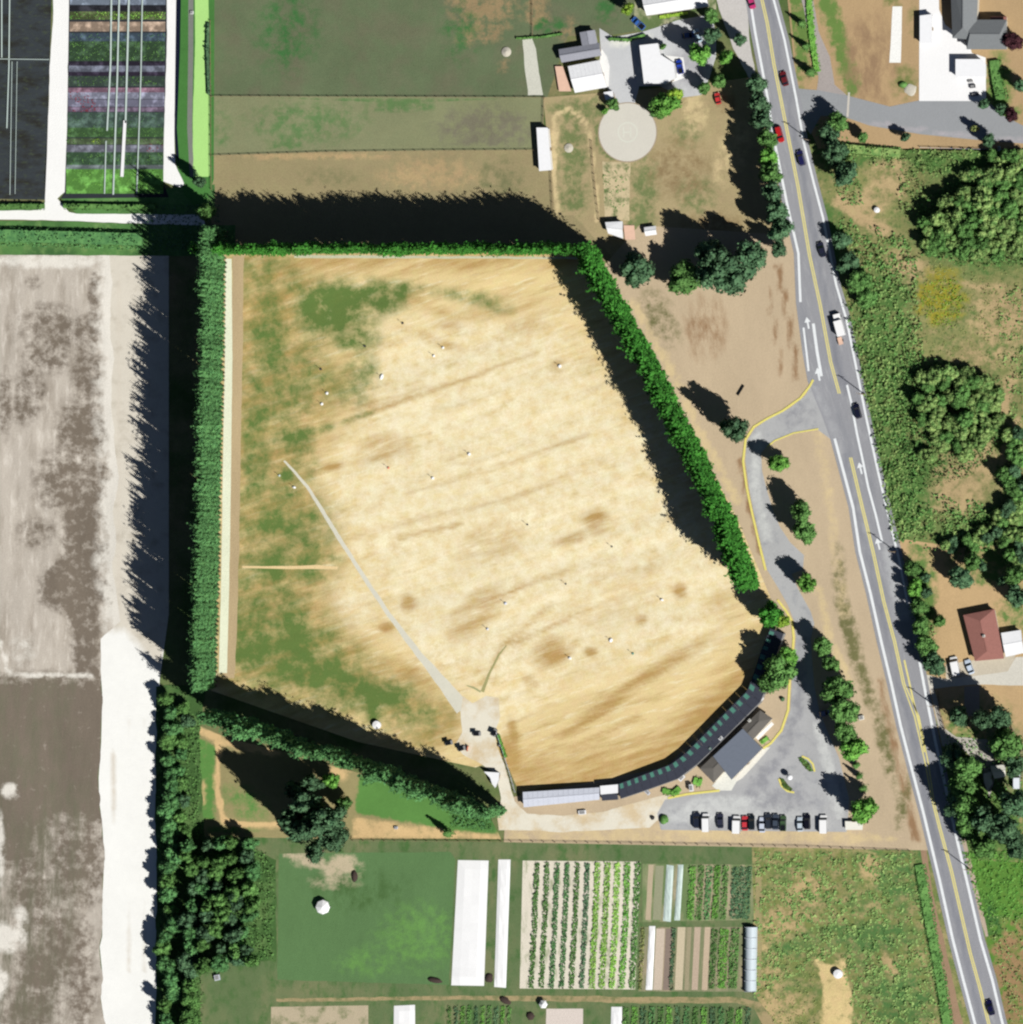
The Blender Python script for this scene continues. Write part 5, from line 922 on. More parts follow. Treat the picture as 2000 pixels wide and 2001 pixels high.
def heap(x, y, rx, ry, h, m, lab, name='compost_heap', cat='heap', rz=0):
    p = gp(x, y); V = []; Fc = []; n = 14
    for k in range(4):
        t = pi / 2 * k / 3.2
        for i in range(n): a = 2 * pi * i / n; j = 1 + rnd.uniform(-.15, .15); V.append((rx * cos(t) * cos(a) * j, ry * cos(t) * sin(a) * j, h * sin(t)))
    for k in range(3):
        for i in range(n): Fc.append((k * n + i, k * n + (i + 1) % n, (k + 1) * n + (i + 1) % n, (k + 1) * n + i))
    Fc.append(tuple(3 * n + i for i in range(n))); o = MB().add(V, Fc).build(name, m if not isinstance(m, str) else M[m], None, True); o.location = p; o.rotation_euler = (0, 0, rz); return tag(o, lab, cat)
heap(693, 1712, .9, 1.9, .9, 'soil_dark', 'dark compost heap at the top of the mown field'); heap(851, 1916, 2.2, .9, .9, 'soil_dark', 'dark compost heap at the lower right corner of the mown field', rz=-.2); heap(956, 1911, 1.2, 1.5, .9, 'soil_dark', 'dark compost heap between the two row covers'); heap(987, 1955, 1.8, 1.0, .8, 'soil_dark', 'dark compost heap on the garden path', rz=-.5); heap(1037, 1986, 1.3, 1.3, .9, 'soil_dark', 'dark compost heap at the bottom edge')
heap(1298, 1601, 1.3, 1.6, 1.5, F['mid'], 'round dark green bush at the west end of the parking row', 'bush', 'bush'); heap(1276, 1598, .6, .7, 1.0, 'black', 'small dark rubbish bin at the west end of the parking row', 'rubbish_bin', 'bin')
heap(1530, 1366, .7, .7, 1.2, F['dark'], 'tiny dark bush on the lawn north-east of the clubhouse', 'bush', 'bush'); heap(1765, 165, 1.3, .9, 1.2, F['mid'], 'small green bush beside the concrete pad left of the white yard', 'bush', 'bush'); heap(1780, 175, 1.8, 1.8, .25, 'pale_stone', 'pale grey mound left of the white yard', 'gravel_pile', 'pile')

# ------------------------------------------------------------------ buildings
def rectpx(P, z):
    return [gp(*p, z) for p in P]
def slab(name, V4, th, mat, parent):
    """a quad (or polygon) with thickness, given its top corners"""
    n = len(V4); dn = Vector((0, 0, -th)); V = list(V4) + [v + dn for v in V4]
    nr = (V4[1] - V4[0]).cross(V4[2] - V4[0]); o = list(range(n)) if nr.z > 0 else list(range(n))[::-1]
    Fc = [tuple(o), tuple(i + n for i in reversed(o))] + [(o[(i + 1) % n], o[i], o[i] + n, o[(i + 1) % n] + n) for i in range(n)]
    return MB().add(V, Fc).build(name, mat, parent)
def wall_box(P, z, mat, root, inset=.35, doors=((1, .5, 'door'),), win=()):
    o = root.location; c = sum(P, Vector()) / len(P); Q = []
    for p in P:
        d = (c - p); d.z = 0; Q.append(p + d.normalized() * inset - o)
    MB().prism([(q[0], q[1]) for q in Q], 0, z).build('wall', mat, root)
    n = len(Q)
    for (k, t, kind) in list(doors) + list(win):
        a, b = Q[k], Q[(k + 1) % n]; p = a.lerp(b, t); ang = math.atan2(b[1] - a[1], b[0] - a[0])
        if kind == 'door': MB().box((p[0], p[1], 1.03), (1.0, .12, 2.06), ang).build('door', M['wood'], root)
        elif kind == 'garage': MB().box((p[0], p[1], 1.2), (3.2, .12, 2.4), ang).build('garage_door', M['wall_grey'], root)
        else:
            f = MB().box((p[0], p[1], 1.55), (1.4, .1, 1.1), ang).build('window', M['white_paint'], root); MB().box((p[0], p[1], 1.55), (1.2, .13, .9), ang).build('pane', M['glass'], f)
def gable(name, P, ze, zr, rm_, wm, label, cat='house', axis=0, rm2=None, hip=0, doors=((1, .5, 'door'),), win=((1, .25, 'w'), (1, .75, 'w'), (0, .3, 'w'), (0, .7, 'w')), ribs=0):
    """P: 4 eave corners as seen (px) at height ze; ridge parallel to P0P1 (axis 0) ; hip = inset fraction of the ridge ends"""
    E = rectpx(P, ze)
    if axis: E = E[1:] + E[:1]
    c = sum(E, Vector()) / 4; root = empty(name, (c[0], c[1], 0), 0, label, cat); o = root.location
    a, b, c2, d = [e_ for e_ in E]; r0 = (a + d) / 2; r1 = (b + c2) / 2; r0.z = r1.z = zr
    rr0, rr1 = r0.lerp(r1, hip), r1.lerp(r0, hip); L = [v - o for v in (a, b, c2, d, rr0, rr1)]; a, b, c2, d, r0, r1 = L
    slab('roof', [a, b, r1, r0], .16, rm_, root); slab('roof', [r0, r1, c2, d], .16, rm2 or rm_, root)
    if hip: slab('roof', [b, c2, r1], .16, rm_, root); slab('roof', [d, a, r0], .16, rm_, root)
    else:
        w_ = wm; i_ = .4
        for (p, q, r_) in ((a, d, r0), (b, c2, r1)):
            m_ = (r1 - r0).normalized() * (.42 if r_ is r0 else -.42); V = [p + m_, q + m_, r_ + m_]; k = m_ * .3; V = [v - Vector((0, 0, .2)) for v in V]
            MB().add(V + [v + k for v in V], [(0, 1, 2), (5, 4, 3), (0, 3, 4, 1), (1, 4, 5, 2), (2, 5, 3, 0)]).build('gable_end', wm, root)
    cap = r1 - r0; m_ = (r0 + r1) / 2
    MB().box((m_[0], m_[1], m_[2] + .03), (cap.length, .3, .1), math.atan2(cap[1], cap[0])).build('ridge_cap', rm_, root)
    if ribs:
        for side, (p, q) in enumerate(((a, b), (d, c2))):
            n = max(2, int((q - p).length / ribs)); mb = MB()
            for i in range(1, n):
                s_ = p.lerp(q, i / n); t_ = r0.lerp(r1, i / n); u = (q - p).normalized() * .04; up = Vector((0, 0, .06))
                mb.add([s_ - u + up, s_ + u + up, t_ + u + up, t_ - u + up, s_ - u, s_ + u, t_ + u, t_ - u], [(0, 1, 2, 3), (0, 4, 5, 1), (2, 6, 7, 3), (1, 5, 6, 2), (3, 7, 4, 0)])
            mb.build('roof_seams', rm_, root)
    wall_box(E, ze - .1, wm, root, .5, doors, win); return root
def flat(name, P, z, rmat, wmat, label, cat='shed', th=.2, win=(), doors=((1, .5, 'door'),), slope=0):
    E = rectpx(P, z); c = sum(E, Vector()) / len(E); root = empty(name, (c[0], c[1], 0), 0, label, cat); o = root.location
    T_ = [v - o for v in E]
    if slope: T_[0].z += slope; T_[1].z += slope
    slab('roof', T_, th, rmat, root); wall_box(E, z - th, wmat, root, .25, doors, win); return root
# farmhouse group (north)
gable('farmhouse', [(1092, 96), (1172, 83), (1176, 108), (1098, 122)], 2.7, 3.7, M['shingle_grey'], M['wall_cream'], 'grey-roofed farmhouse west of the driveway', hip=.0)
gable('house_wing', [(1133, 63), (1163, 58), (1168, 84), (1138, 89)], 2.6, 3.3, M['shingle_grey'], M['wall_cream'], 'small grey-roofed wing joined to the north of the farmhouse', axis=1, win=((1, .5, 'w'),))
gable('annex', [(1110, 129), (1172, 117), (1187, 170), (1124, 181)], 2.5, 3.3, M['white_metal'], M['wall_cream'], 'annex split off south of the farmhouse, its roof coloured sunlit white', ribs=1.2)  # separate building added; white roof colour stands in for a sunlit south slope
flat('wooden_deck', [(1085, 129), (1100, 129), (1117, 178), (1093, 178)], .9, M['salmon'], M['wood'], 'salmon-coloured deck at the west end of the farmhouse', 'deck', .12, doors=())
sheet('terrace', [(1176, 95), (1187, 110), (1192, 130), (1190, 168), (1180, 175), (1172, 120)], gmat('white_terrace', (252, 252, 250), var=.04), .05)
flat('garage', [(1250, 88), (1286, 84), (1291, 106), (1317, 122), (1320, 152), (1301, 163), (1259, 163)], 4.9, M['white_metal'], M['white_paint'], 'white-roofed garage in the middle of the driveway', 'garage', .22, doors=((2, .5, 'garage'), (4, .5, 'door')))
sheet('concrete_pad', [(1288, 106), (1336, 112), (1342, 150), (1300, 166), (1288, 160)], gmat('white_pad', (252, 252, 250), var=.03), .05)
flat('garden_shed', [(1180, 180), (1198, 177), (1200, 192), (1184, 195)], 2.2, M['white_metal'], M['wall_grey'], 'small white-roofed shed above the round pad', 'shed')
flat('long_barn', [(1049, 249), (1071, 249), (1078, 332), (1054, 334)], 3.0, M['white_metal'], M['white_paint'], 'long narrow white-roofed barn beside the sandy loop', 'barn', slope=.2)
gable('shed', [(1183, 434), (1217, 432), (1218, 466), (1189, 456)], 2.8, 3.3, M['white_metal'], M['wall_grey'], 'white-roofed shed at the foot of the pale garden plot', 'shed', win=())
flat('brick_patio', [(1219, 440), (1240, 440), (1242, 468), (1222, 468)], .3, M['salmon'], M['salmon'], 'pinkish patio beside the white shed', 'patio', .1, doors=())
gable('shed', [(1259, 444), (1282, 441), (1284, 458), (1262, 461)], 1.9, 2.4, M['white_metal'], M['wall_grey'], 'smaller white shed right of the patio, below the dark trees', 'shed', win=())
gable('white_house', [(1254, -8), (1378, -30), (1385, 12), (1264, 30)], 4.2, 5.2, M['white_metal'], M['wall_cream'], 'large white-roofed house cut by the top edge', ribs=1.4)
# covered tees: a bent shelter
def shelter(seq, label):
    """seq: (front x,y, back x,y) along the shelter, px at roof height"""
    zf, zb = 2.9, 3.5; fr = [gp(a, b, zf) for a, b, _, _ in seq]; bk = [gp(c, d, zb) for _, _, c, d in seq]; o = (fr[0] + bk[0]) / 2; o.z = 0
    root = empty('covered_tees', o, 0, label, 'shelter')
    pm_ = MB().cyl((0, 0, 0), .09, 2.75, 6); pme = mesh('post', pm_.V, pm_.F); pme.materials.append(M['grey_metal'])
    for i in range(len(seq) - 1):
        a, b, c, d = fr[i] - o, fr[i + 1] - o, bk[i + 1] - o, bk[i] - o; L = (b - a).length; n = max(1, round(L / 2.6))
        for k in range(n):
            t0, t1 = k / n, (k + 1) / n - .006; q = [a.lerp(b, t0), a.lerp(b, t1), d.lerp(c, t1), d.lerp(c, t0)]
            slab('roof_panel', q, .12, M['tee_roof'], root)
            s0, s1 = t0 + .28 / n, t0 + .72 / n; up = Vector((0, 0, .05)); A0, A1, D0, D1 = a.lerp(b, s0), a.lerp(b, s1), d.lerp(c, s0), d.lerp(c, s1)
            slab('skylight', [A0.lerp(D0, .04) + up, A1.lerp(D1, .04) + up, A1.lerp(D1, .36) + up, A0.lerp(D0, .36) + up], .06, M['skylight'], root)
            link('post', pme, None, root, Vector((A0[0], A0[1], 0)).lerp(Vector((D0[0], D0[1], 0)), .08))
        nrm = (c - d).normalized(); V = [d, c]; m_ = (c + d) / 2; MB().box((m_[0], m_[1], 1.6), ((c - d).length - .05, .15, 3.2), math.atan2((c - d)[1], (c - d)[0])).build('back_wall', M['wall_grey'], root)
        mb = MB().box((((a + b) / 2)[0], ((a + b) / 2)[1], 2.78), (L, .12, .22), math.atan2((b - a)[1], (b - a)[0])); mb.build('fascia', M['black'], root)
    return root
shelter([(1207, 1533, 1213, 1561), (1250, 1517, 1258, 1546), (1311, 1494, 1325, 1522), (1338, 1474, 1362, 1494), (1378, 1434, 1400, 1458), (1408, 1403, 1430, 1428), (1461, 1350, 1486, 1372), (1476, 1310, 1506, 1325), (1488, 1272, 1517, 1282), (1506, 1228, 1532, 1238)], 'long bent charcoal-roofed shelter of covered tees around the south-east of the range')
gable('white_tee_shelter', [(1022, 1548), (1172, 1539), (1172, 1563), (1024, 1578)], 3.0, 3.3, M['grey_metal'], M['wall_grey'], 'long pale metal-roofed shelter at the west end of the covered tees', 'shelter', ribs=1.5, doors=((2, .3, 'door'), (2, .7, 'door')), win=())
flat('tee_shelter_link', [(1173, 1536), (1208, 1533), (1208, 1550), (1174, 1553)], 3.1, M['white_metal'], M['wall_grey'], 'short bright white roof between the pale shelter and the charcoal one', 'shelter', doors=())
flat('tee_shelter_lean_to', [(1175, 1553), (1206, 1551), (1208, 1563), (1177, 1565)], 2.6, M['tee_roof'], M['wall_grey'], 'small dark lean-to below the short white roof', 'shed', doors=())
# clubhouse
gable('clubhouse', [(1368, 1502), (1486, 1388), (1510, 1404), (1395, 1530)], 3.2, 3.9, M['bitumen_brown'], M['wall_cream'], 'dark-roofed clubhouse behind the covered tees', 'building', hip=.12)
flat('clubhouse_wing', [(1394, 1478), (1452, 1424), (1490, 1463), (1430, 1524)], 4.1, M['bitumen'], M['wall_cream'], 'blue-grey flat-roofed centre block of the clubhouse', 'building', .35, win=((2, .3, 'w'), (2, .7, 'w')), doors=((2, .5, 'door'),))
def unit(x, y, z, d, m, lab, name='roof_vent', cat='vent', rz=.8):
    p = gp(x, y, z); o = empty(name, (p[0], p[1], z - d[2]), rz, lab, cat); MB().box((0, 0, d[2] / 2), d).build('casing', M[m], o); MB().box((0, 0, d[2] + .06), (d[0] * .7, d[1] * .7, .08)).build('grille', M['wall_grey'], o)
unit(1409, 1443, 3.6, (1.2, .9, .6), 'white_metal', 'white roof unit between the covered tees and the clubhouse roof', 'roof_unit', 'roof unit'); unit(1332, 1520, 2.2, (2.0, 1.2, .9), 'white_metal', 'white unit at the bend of the covered tees', 'roof_unit', 'roof unit'); unit(1265, 1548, 1.6, (1.0, 1.8, .8), 'grey_metal', 'pale unit behind the western covered tees', 'roof_unit', 'roof unit')
unit(1487, 1364, 2.6, (1.2, 1.6, .7), 'white_metal', 'white unit at the north corner of the clubhouse', 'roof_unit', 'roof unit'); unit(1465, 1408, 4.3, (.8, .8, .5), 'concrete', 'small square vent on the clubhouse roof'); unit(1523, 1256, 2.6, (1.2, 1.6, .8), 'grey_metal', 'pale unit at the north end of the covered tees', 'roof_unit', 'roof unit'); unit(1351, 1540, 2.0, (1.1, 2.0, 1.0), 'white_metal', 'white box on the pavement west of the clubhouse', 'equipment_box', 'box', 0.1)
unit(1388, 1463, 3.7, (.7, .7, .4), 'skylight', 'greenish vent on the tee roof beside the clubhouse')
flat('bin_enclosure', [(1652, 1605), (1687, 1606), (1686, 1622), (1653, 1622)], 1.6, M['concrete'], M['wall_cream'], 'cream flat-roofed enclosure at the east end of the parking row', 'enclosure', doors=((0, .5, 'door'),))
flat('kiosk', [(946, 1508), (976, 1510), (975, 1524), (968, 1540), (962, 1532), (958, 1520)], 2.4, M['white_metal'], M['wall_grey'], 'angular white-roofed kiosk beside the path into the range', 'kiosk', doors=((1, .5, 'door'),))
# north-east house with crossing roofs, outbuildings
gable('grey_house', [(1857, -60), (1914, -60), (1908, 78), (1862, 74)], 4.6, 7.2, M['shingle_dark'], M['wall_cream'], 'grey house with crossing roofs at the upper right, main range', axis=1, hip=.16, win=((3, .3, 'w'),))
gable('grey_house_wing', [(1884, 38), (1968, 38), (1968, 96), (1890, 96)], 4.4, 6.6, M['shingle_dark'], M['wall_cream'], 'east wing of the grey house with crossing roofs', hip=.14, win=((1, .5, 'w'),))
flat('red_porch', [(1936, 32), (1968, 32), (1968, 39), (1936, 39)], 2.8, M['shingle_red'], M['wall_cream'], 'reddish porch roof on the back of the grey house', 'porch', doors=())
flat('flat_garage', [(1868, 115), (1919, 115), (1927, 124), (1927, 150), (1868, 150)], 3.0, M['white_metal'], M['white_paint'], 'white flat-roofed garage at the edge of the white yard', 'garage', doors=((4, .5, 'door'),))
flat('store_shed', [(1798, 30), (1822, 27), (1822, 84), (1798, 84)], 2.8, M['white_metal'], M['white_paint'], 'white flat-roofed shed on the left side of the white yard', 'shed')
for x, y, d, m, lab in [(1897, 158, (1.4, .6, .7), 'wall_grey', 'small grey table on the white yard'), (1901, 168, (1.6, 1.0, .8), 'black', 'dark machine standing on the white yard'), (1905, 184, (2.2, .8, .7), 'black', 'dark low trailer on the white yard')]:
    unit(x, y, d[2], d, m, lab, 'yard_machine', 'machine', 0.1)
# red-roofed house and white annex
gable('red_house', [(1883, 1202), (1944, 1190), (1963, 1287), (1906, 1292)], 3.0, 4.2, M['shingle_red'], M['wall_cream'], 'red-brown roofed house east of the road', axis=1, hip=.18, win=((1, .5, 'w'), (2, .5, 'w')))
b_ = unit(1923, 1243, 4.9, (.7, .7, .9), 'concrete', 'white chimney on the red-brown roof', 'chimney', 'chimney', .2)
gable('carport', [(1957, 1237), (1996, 1231), (2002, 1276), (1966, 1284)], 2.6, 3.0, M['white_metal'], M['wall_grey'], 'white-roofed carport joined to the red-roofed house', 'carport', win=())
gable('tan_shed', [(1936, 1497), (1966, 1494), (1966, 1518), (1944, 1522)], 2.2, 2.8, M['concrete'], M['wall_grey'], 'pale shed in the yard under the trees at the lower right', 'shed', win=())
flat('small_shed', [(1922, 1512), (1938, 1508), (1940, 1532), (1930, 1546), (1924, 1530)], 1.8, M['concrete'], M['wall_grey'], 'narrow white lean-to beside the pale shed under the trees', 'shed')

# ------------------------------------------------------------------ vehicles
def loft(secs, name, mat, parent, smooth=False):
    """secs: list of (x, [(y,z)...]) rings"""
    V = []; Fc = []; n = len(secs[0][1])
    for x, r in secs: V += [(x, y, z) for y, z in r]
    for i in range(len(secs) - 1):
        for j in range(n): Fc.append((i * n + j, i * n + (j + 1) % n, (i + 1) * n + (j + 1) % n, (i + 1) * n + j))
    Fc += [tuple(range(n - 1, -1, -1)), tuple((len(secs) - 1) * n + j for j in range(n))]
    return MB().add(V, Fc).build(name, mat, parent, smooth)
PM = {}
def paint(c):
    if c not in PM: PM[c] = smat('car_paint', c, .25, .02, 1, 0, .5)
    return PM[c]
wmb = MB().cyl((0, 0, 0), .33, .22, 14, None, 'y'); WHEEL = mesh('wheel', wmb.V, wmb.F); WHEEL.materials.append(M['tyre'])
rmb = MB().cyl((0, 0, 0), .19, .24, 10, None, 'y'); RIM = mesh('rim', rmb.V, rmb.F); RIM.materials.append(M['grey_metal'])
def car(x, y, rz, kind, colr, label, L=4.6, W=1.85, name=None, cat='car', z=.08):
    H = {'sedan': 1.45, 'suv': 1.75, 'van': 2.1, 'pickup': 1.8}[kind]; p = gp(x, y, .8); o = empty(name or {'sedan': 'car', 'suv': 'car', 'van': 'van', 'pickup': 'pickup_truck'}[kind], (p[0], p[1], z), rz, label, cat); m = paint(colr)
    def ring(wd, zt, zb=.28): h = wd / 2; return [(-h * .94, zb), (-h, zb + .2), (-h, zt - .14), (-h * .88, zt), (h * .88, zt), (h, zt - .14), (h, zb + .2), (h * .94, zb)]
    bt = .92 if kind != 'van' else 1.05; bt = 1.0 if kind in ('suv', 'pickup') else bt
    loft([(L * t, ring(W * k, z_)) for t, k, z_ in [(-.5, .8, bt - .2), (-.47, .93, bt - .06), (-.36, 1, bt), (-.1, 1, bt), (.15, 1, bt), (.3, .99, bt - .06), (.42, .95, bt - .14), (.48, .86, bt - .24), (.5, .74, bt - .34)]], 'body', m, o)
    b0, b1, t0, t1 = {'sedan': (-.4, .24, -.26, .08), 'suv': (-.47, .24, -.44, .1), 'van': (-.49, .36, -.48, .24), 'pickup': (-.08, .26, -.03, .14)}[kind]
    def gr(wd, z0, z1, tw): return [(-wd / 2, z0), (-tw / 2, z1), (tw / 2, z1), (wd / 2, z0)]
    wb, wt = (W * .98, W * .94) if kind == 'van' else (W * .9, W * .74)
    V = [(L * b0, -wb / 2, bt - .01), (L * b1, -wb / 2, bt - .01), (L * b1, wb / 2, bt - .01), (L * b0, wb / 2, bt - .01), (L * t0, -wt / 2, H - .05), (L * t1, -wt / 2, H - .05), (L * t1, wt / 2, H - .05), (L * t0, wt / 2, H - .05)]
    MB().add(V, [(0, 1, 5, 4), (1, 2, 6, 5), (2, 3, 7, 6), (3, 0, 4, 7), (4, 5, 6, 7)]).build('windows', M['glass'], o)
    rc = L * (t0 + t1) / 2; rl_ = L * (t1 - t0)
    MB().box((rc, 0, H - .02), (rl_ + .04, wt + .06, .07), 0, .94).build('roof', m, o)
    if kind == 'pickup': MB().box((-L * .29, 0, bt + .002), (L * .36, W * .78, .03)).build('cargo_bed', M['black'], o)
    for sx in (-.31, .31):
        for sy in (-1, 1):
            w_ = link('wheel', WHEEL, None, o, (L * sx, sy * (W / 2 - .1), .33)); link('rim', RIM, None, w_)
    for sy in (-1, 1):
        MB().box((L * .487, sy * W * .33, bt - .34), (.1, .34, .14)).build('headlight', M['lamp'], o); MB().box((-L * .495, sy * W * .34, bt - .26), (.08, .3, .14)).build('tail_light', M['shingle_red'], o)
    return o
U = pi / 2
for x, y, k, c, lab, L, Wd in [(1362, 1603, 'suv', (36, 42, 58), 'dark blue-black car, first from the west in the parking row', 4.6, 1.95), (1380, 1608, 'van', (255, 255, 255), 'white van, second from the west in the parking row', 5.4, 2.1), (1408, 1604, 'sedan', (52, 54, 72), 'dark slate car parked alone right of the first white van', 4.4, 1.85), (1440, 1612, 'van', (255, 255, 255), 'wide white van left of the red car', 5.2, 2.3),
                               (1456, 1609, 'sedan', (214, 62, 72), 'bright red car in the parking row', 4.3, 1.8), (1469, 1607, 'suv', (26, 34, 40), 'black car right of the red one', 4.4, 1.85), (1490, 1612, 'sedan', (214, 222, 238), 'silver car in the middle of the parking row', 4.5, 1.85), (1502, 1605, 'suv', (48, 54, 66), 'dark grey car right of the middle silver one', 4.5, 1.8), (1516, 1606, 'sedan', (70, 80, 94), 'grey-blue car next to the green one', 4.6, 1.85),
                               (1531, 1609, 'pickup', (72, 98, 66), 'olive green pickup in the parking row', 4.6, 1.8), (1564, 1611, 'sedan', (206, 218, 228), 'pale silver car left of the black one in the eastern part of the row', 4.3, 1.8), (1578, 1606, 'suv', (18, 18, 30), 'shiny black car in the eastern part of the row', 4.4, 1.9), (1610, 1611, 'van', (255, 255, 255), 'white van, last in the parking row', 5.4, 2.2)]:
    car(x, y, U + rnd.uniform(-.03, .03), k, c, lab, L, Wd)
RZ = U + radians(15.5)
car(1533, 153, RZ, 'sedan', (110, 34, 40), 'dark red car driving on the upper part of the road', 4.4); car(1524, 262, RZ + pi, 'suv', (190, 34, 40), 'red car driving in the southbound lane', 4.8); car(1566, 308, RZ, 'suv', (34, 34, 84), 'dark blue car in the tree shade of the road', 4.6); car(1606, 487, RZ, 'sedan', (38, 40, 60), 'dark car at the shaded edge of the road', 4.5)
car(1676, 803, RZ, 'suv', (24, 26, 48), 'black car in the northbound lane beside the drive junction', 4.4); car(1936, 1969, RZ, 'sedan', (20, 20, 62), 'navy car near the bottom edge of the road', 4.6); car(1469, 3, RZ + pi, 'sedan', (200, 60, 120), 'magenta-red car cut by the top edge beside the white lane', 4.2)
car(1329, 130, U + radians(10), 'pickup', (40, 70, 180), 'blue pickup parked on the white pad by the garage', 4.2, 1.8, cat='pickup'); car(1248, 45, 2.4, 'pickup', (60, 110, 190), 'blue pickup parked beside the white house', 4.6, 1.9, cat='pickup'); car(1346, 68, .1, 'sedan', (70, 96, 150), 'blue car in the tree shade of the driveway', 4.2); car(1364, 69, U + .3, 'sedan', (190, 215, 228), 'pale blue car at the edge of the driveway shade', 4.0)
car(1403, 192, U + radians(12), 'sedan', (212, 60, 62), 'small red car parked on the grass below the driveway', 3.4, 1.6)
car(1867, 1302, U + radians(12), 'van', (255, 255, 255), 'white camper van parked beside the gravel drive', 5.6, 2.3, cat='van'); car(1895, 1303, U + radians(20), 'sedan', (214, 228, 244), 'pale silver car next to the white camper van', 4.4); car(1988, 1527, U, 'van', (240, 246, 255), 'white van in the tree shade at the right edge', 4.4, 1.9)
car(1612, 1394, .2, 'sedan', (120, 130, 170), 'grey-blue car in the tree shade beside the car park', 3.8, 1.7)
# box truck
p = gp(1640, 634, 1.6); o = empty('box_truck', (p[0], p[1], .08), RZ, 'white box truck in the northbound lane', 'truck')
MB().box((-1.1, 0, 1.85), (4.6, 2.35, 2.3)).build('cargo_box', M['white_paint'], o, bevel=.05); MB().box((2.3, 0, 1.15), (1.9, 2.1, 1.5), 0, .93).build('cab', M['white_paint'], o, bevel=.08); MB().box((2.75, 0, 1.6), (.9, 1.9, .5), 0, .95).build('windscreen', M['glass'], o); MB().box((0, 0, .5), (6.2, 1.2, .25)).build('chassis', M['black'], o)
for sx in (-2.3, 2.3):
    for sy in (-1, 1): w_ = link('wheel', WHEEL, None, o, (sx, sy * 1.0, .4)); w_.scale = (1.2, 1.2, 1.2)
p = gp(1643, 666, .5); o = empty('trailer', (p[0], p[1], .08), RZ, 'small pinkish trailer behind the white box truck', 'trailer')
MB().box((0, 0, .65), (2.2, 1.3, .3)).build('bed', M['salmon'], o); MB().box((1.5, 0, .5), (1.0, .1, .1)).build('drawbar', M['black'], o)
for sy in (-1, 1): link('wheel', WHEEL, None, o, (0, sy * .75, .33))
# golf carts
def cart(x, y, rz, m, lab):
    p = gp(x, y, 1); o = empty('golf_cart', (p[0], p[1], .07), rz, lab, 'golf cart')
    MB().box((0, 0, .45), (2.3, 1.2, .4)).build('body', M[m], o, bevel=.06); MB().box((0, 0, 1.8), (1.6, 1.2, .07)).build('canopy', M['black'], o); MB().box((-.2, 0, .8), (.6, 1.05, .3)).build('seat', M['tyre'], o)
    pm_ = MB().box((0, 0, 1.2), (.04, .04, 1.2)); me = mesh('post', pm_.V, pm_.F); me.materials.append(M['grey_metal'])
    for sx in (-.7, .7):
        for sy in (-.5, .5): link('post', me, None, o, (sx, sy, 0)); w_ = link('wheel', WHEEL, None, o, (sx * 1.05, sy * 1.1, .22)); w_.scale = (.65, .65, .65)
cart(902, 1463, .3, 'wall_grey', 'dark-roofed golf cart by the orange cone'); cart(932, 1434, 0, 'wall_grey', 'dark-roofed golf cart alone on the gravel apron'); cart(966, 1432, 1.2, 'wall_grey', 'dark-roofed golf cart at the head of the green hedge strip'); cart(877, 1452, .2, 'wall_grey', 'golf cart half in the poplar shadow')
p = gp(915, 1463); o = empty('orange_board', p, 1.4, 'orange board standing beside a golf cart', 'board'); MB().box((0, 0, .7), (1.7, .08, 1.2)).build('panel', M['orange'], o); MB().box((-.7, 0, .25), (.06, .5, .5)).build('leg', M['wood'], o); MB().box((.7, 0, .25), (.06, .5, .5)).build('leg', M['wood'], o)
unit(1138, 1588, .9, (2.2, 1.2, .8), 'white_metal', 'pale box on the gravel south of the long pale shelter', 'equipment_box', 'box', 0.1); unit(977, 1457, .8, (.9, .9, .7), 'black', 'small black box beside the hedge strip', 'equipment_box', 'box', 0.1)
unit(774, 1618, .7, (1.0, .8, .6), 'grey_metal', 'tiny pale box on the sandy strip south of the range', 'equipment_box', 'box', 0); unit(1684, 1403, .9, (1.4, 1.2, .8), 'concrete', 'pale box on the dry verge beside the tree line', 'equipment_box', 'box', .2); unit(424, 1911, 1.2, (1.6, 1.6, 1.0), 'grey_metal', 'pale box in the small clearing of the lower left wood', 'equipment_box', 'box', .2)
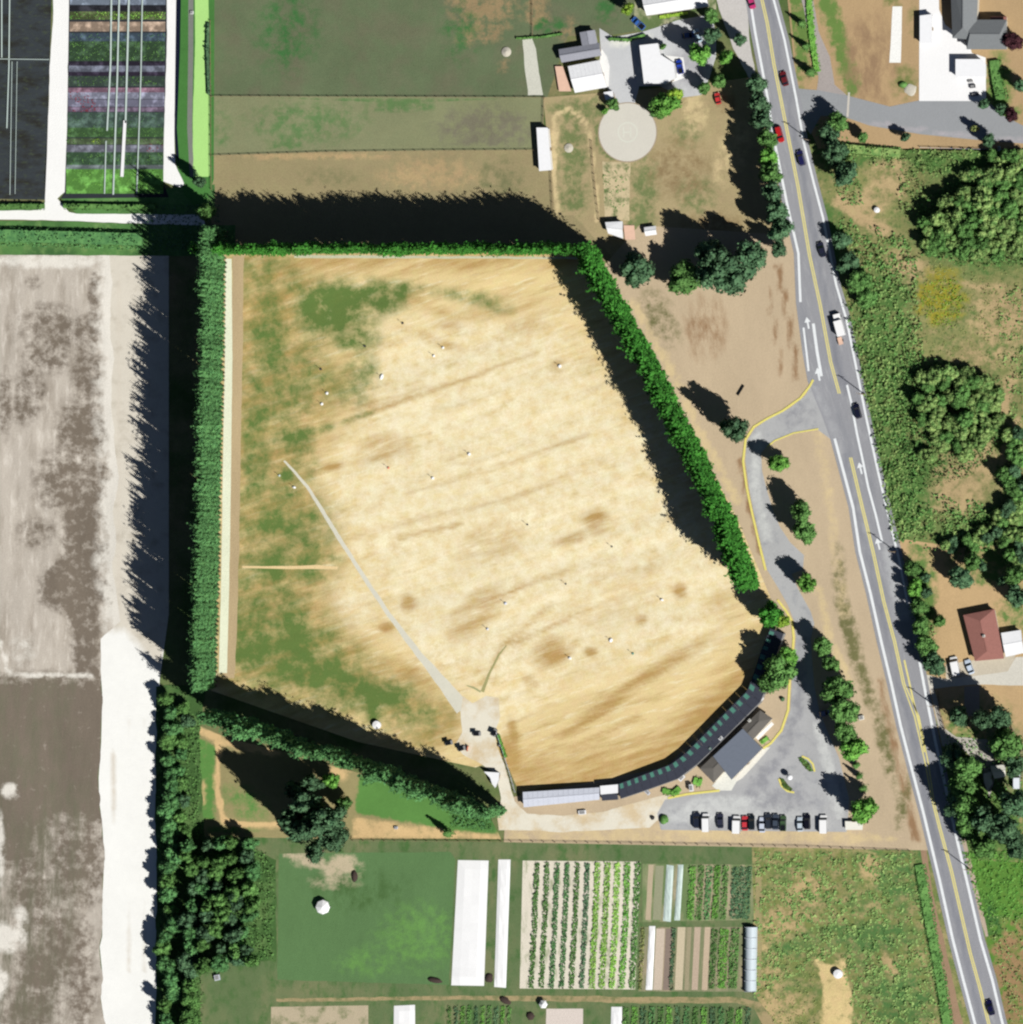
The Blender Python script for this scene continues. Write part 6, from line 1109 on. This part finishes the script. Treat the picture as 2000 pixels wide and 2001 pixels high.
unit(375, 24, .6, (.9, .9, .5), 'white_paint', 'white pump box on the grey path beside the ditch', 'pump_box', 'box', 0); unit(1953, 290, 1.2, (.8, 1.4, 1.0), 'pipe', 'pale blue box on the fence south of the side road', 'equipment_box', 'box', 0)
p = gp(1449, 763); o = empty('entrance_sign', p, radians(58), 'dark long signboard on the verge north of the drive entrance', 'sign'); MB().box((0, 0, .5), (3.4, .35, .5)).build('panel', M['black'], o); lg = MB().box((0, 0, .3), (.12, .3, .6)); lm_ = mesh('leg', lg.V, lg.F); lm_.materials.append(M['wood'])
for dx in (-1.4, 1.4): link('leg', lm_, None, o, (dx, 0, 0))
# planted islands in the car park, lamp with round head
def island(P, Kp, label, name):
    pts = [gp(*q) for q in P]; c = sum(pts, Vector()) / len(pts); c.z = .065; root = empty(name, c, 0, label, 'planted island'); Q = [(q - c) for q in pts]
    MB().prism([(q[0], q[1]) for q in Q], 0, .12).build('bed', gmat('island_soil', (96, 110, 60), var=.1), root)
    kk = strip('kerb', Kp, 3.6, M['yellow'], 0, .17, parent=root)
    kk.data.transform(Matrix.Translation((-c[0], -c[1], 0)))
    b = clumps('shrubs', P, 14, .6, .2, 'mid', None, None, 'stuff', None, 1.5, -1, 41, parent=root); b.data.transform(Matrix.Translation((-c[0], -c[1], .05)))
island([(1560, 1480), (1570, 1481), (1583, 1492), (1590, 1507), (1582, 1508), (1570, 1496)], [(1568, 1478), (1580, 1483), (1589, 1493), (1593, 1508)], 'crescent island with yellow kerb, north-east of the pair in the car park', 'traffic_island')
island([(1524, 1520), (1532, 1522), (1541, 1534), (1550, 1542), (1545, 1547), (1532, 1540)], [(1523, 1522), (1528, 1536), (1539, 1546), (1553, 1549)], 'crescent island with yellow kerb, south-west of the pair in the car park', 'traffic_island')
p = gp(1544, 1519, 2.3); o = empty('globe_sign', (p[0], p[1], .065), 0, 'big white ball on a post between the car park islands', 'sign'); MB().cyl((0, 0, 0), .12, 1.8, 8).build('post', M['grey_metal'], o)
v, f = core((.9, .9, .9), 16, 9, 0, np.random.RandomState(1)); v[:, 2] += 2.5; link('ball', npmesh('ball', v, f), M['white_metal'], o)
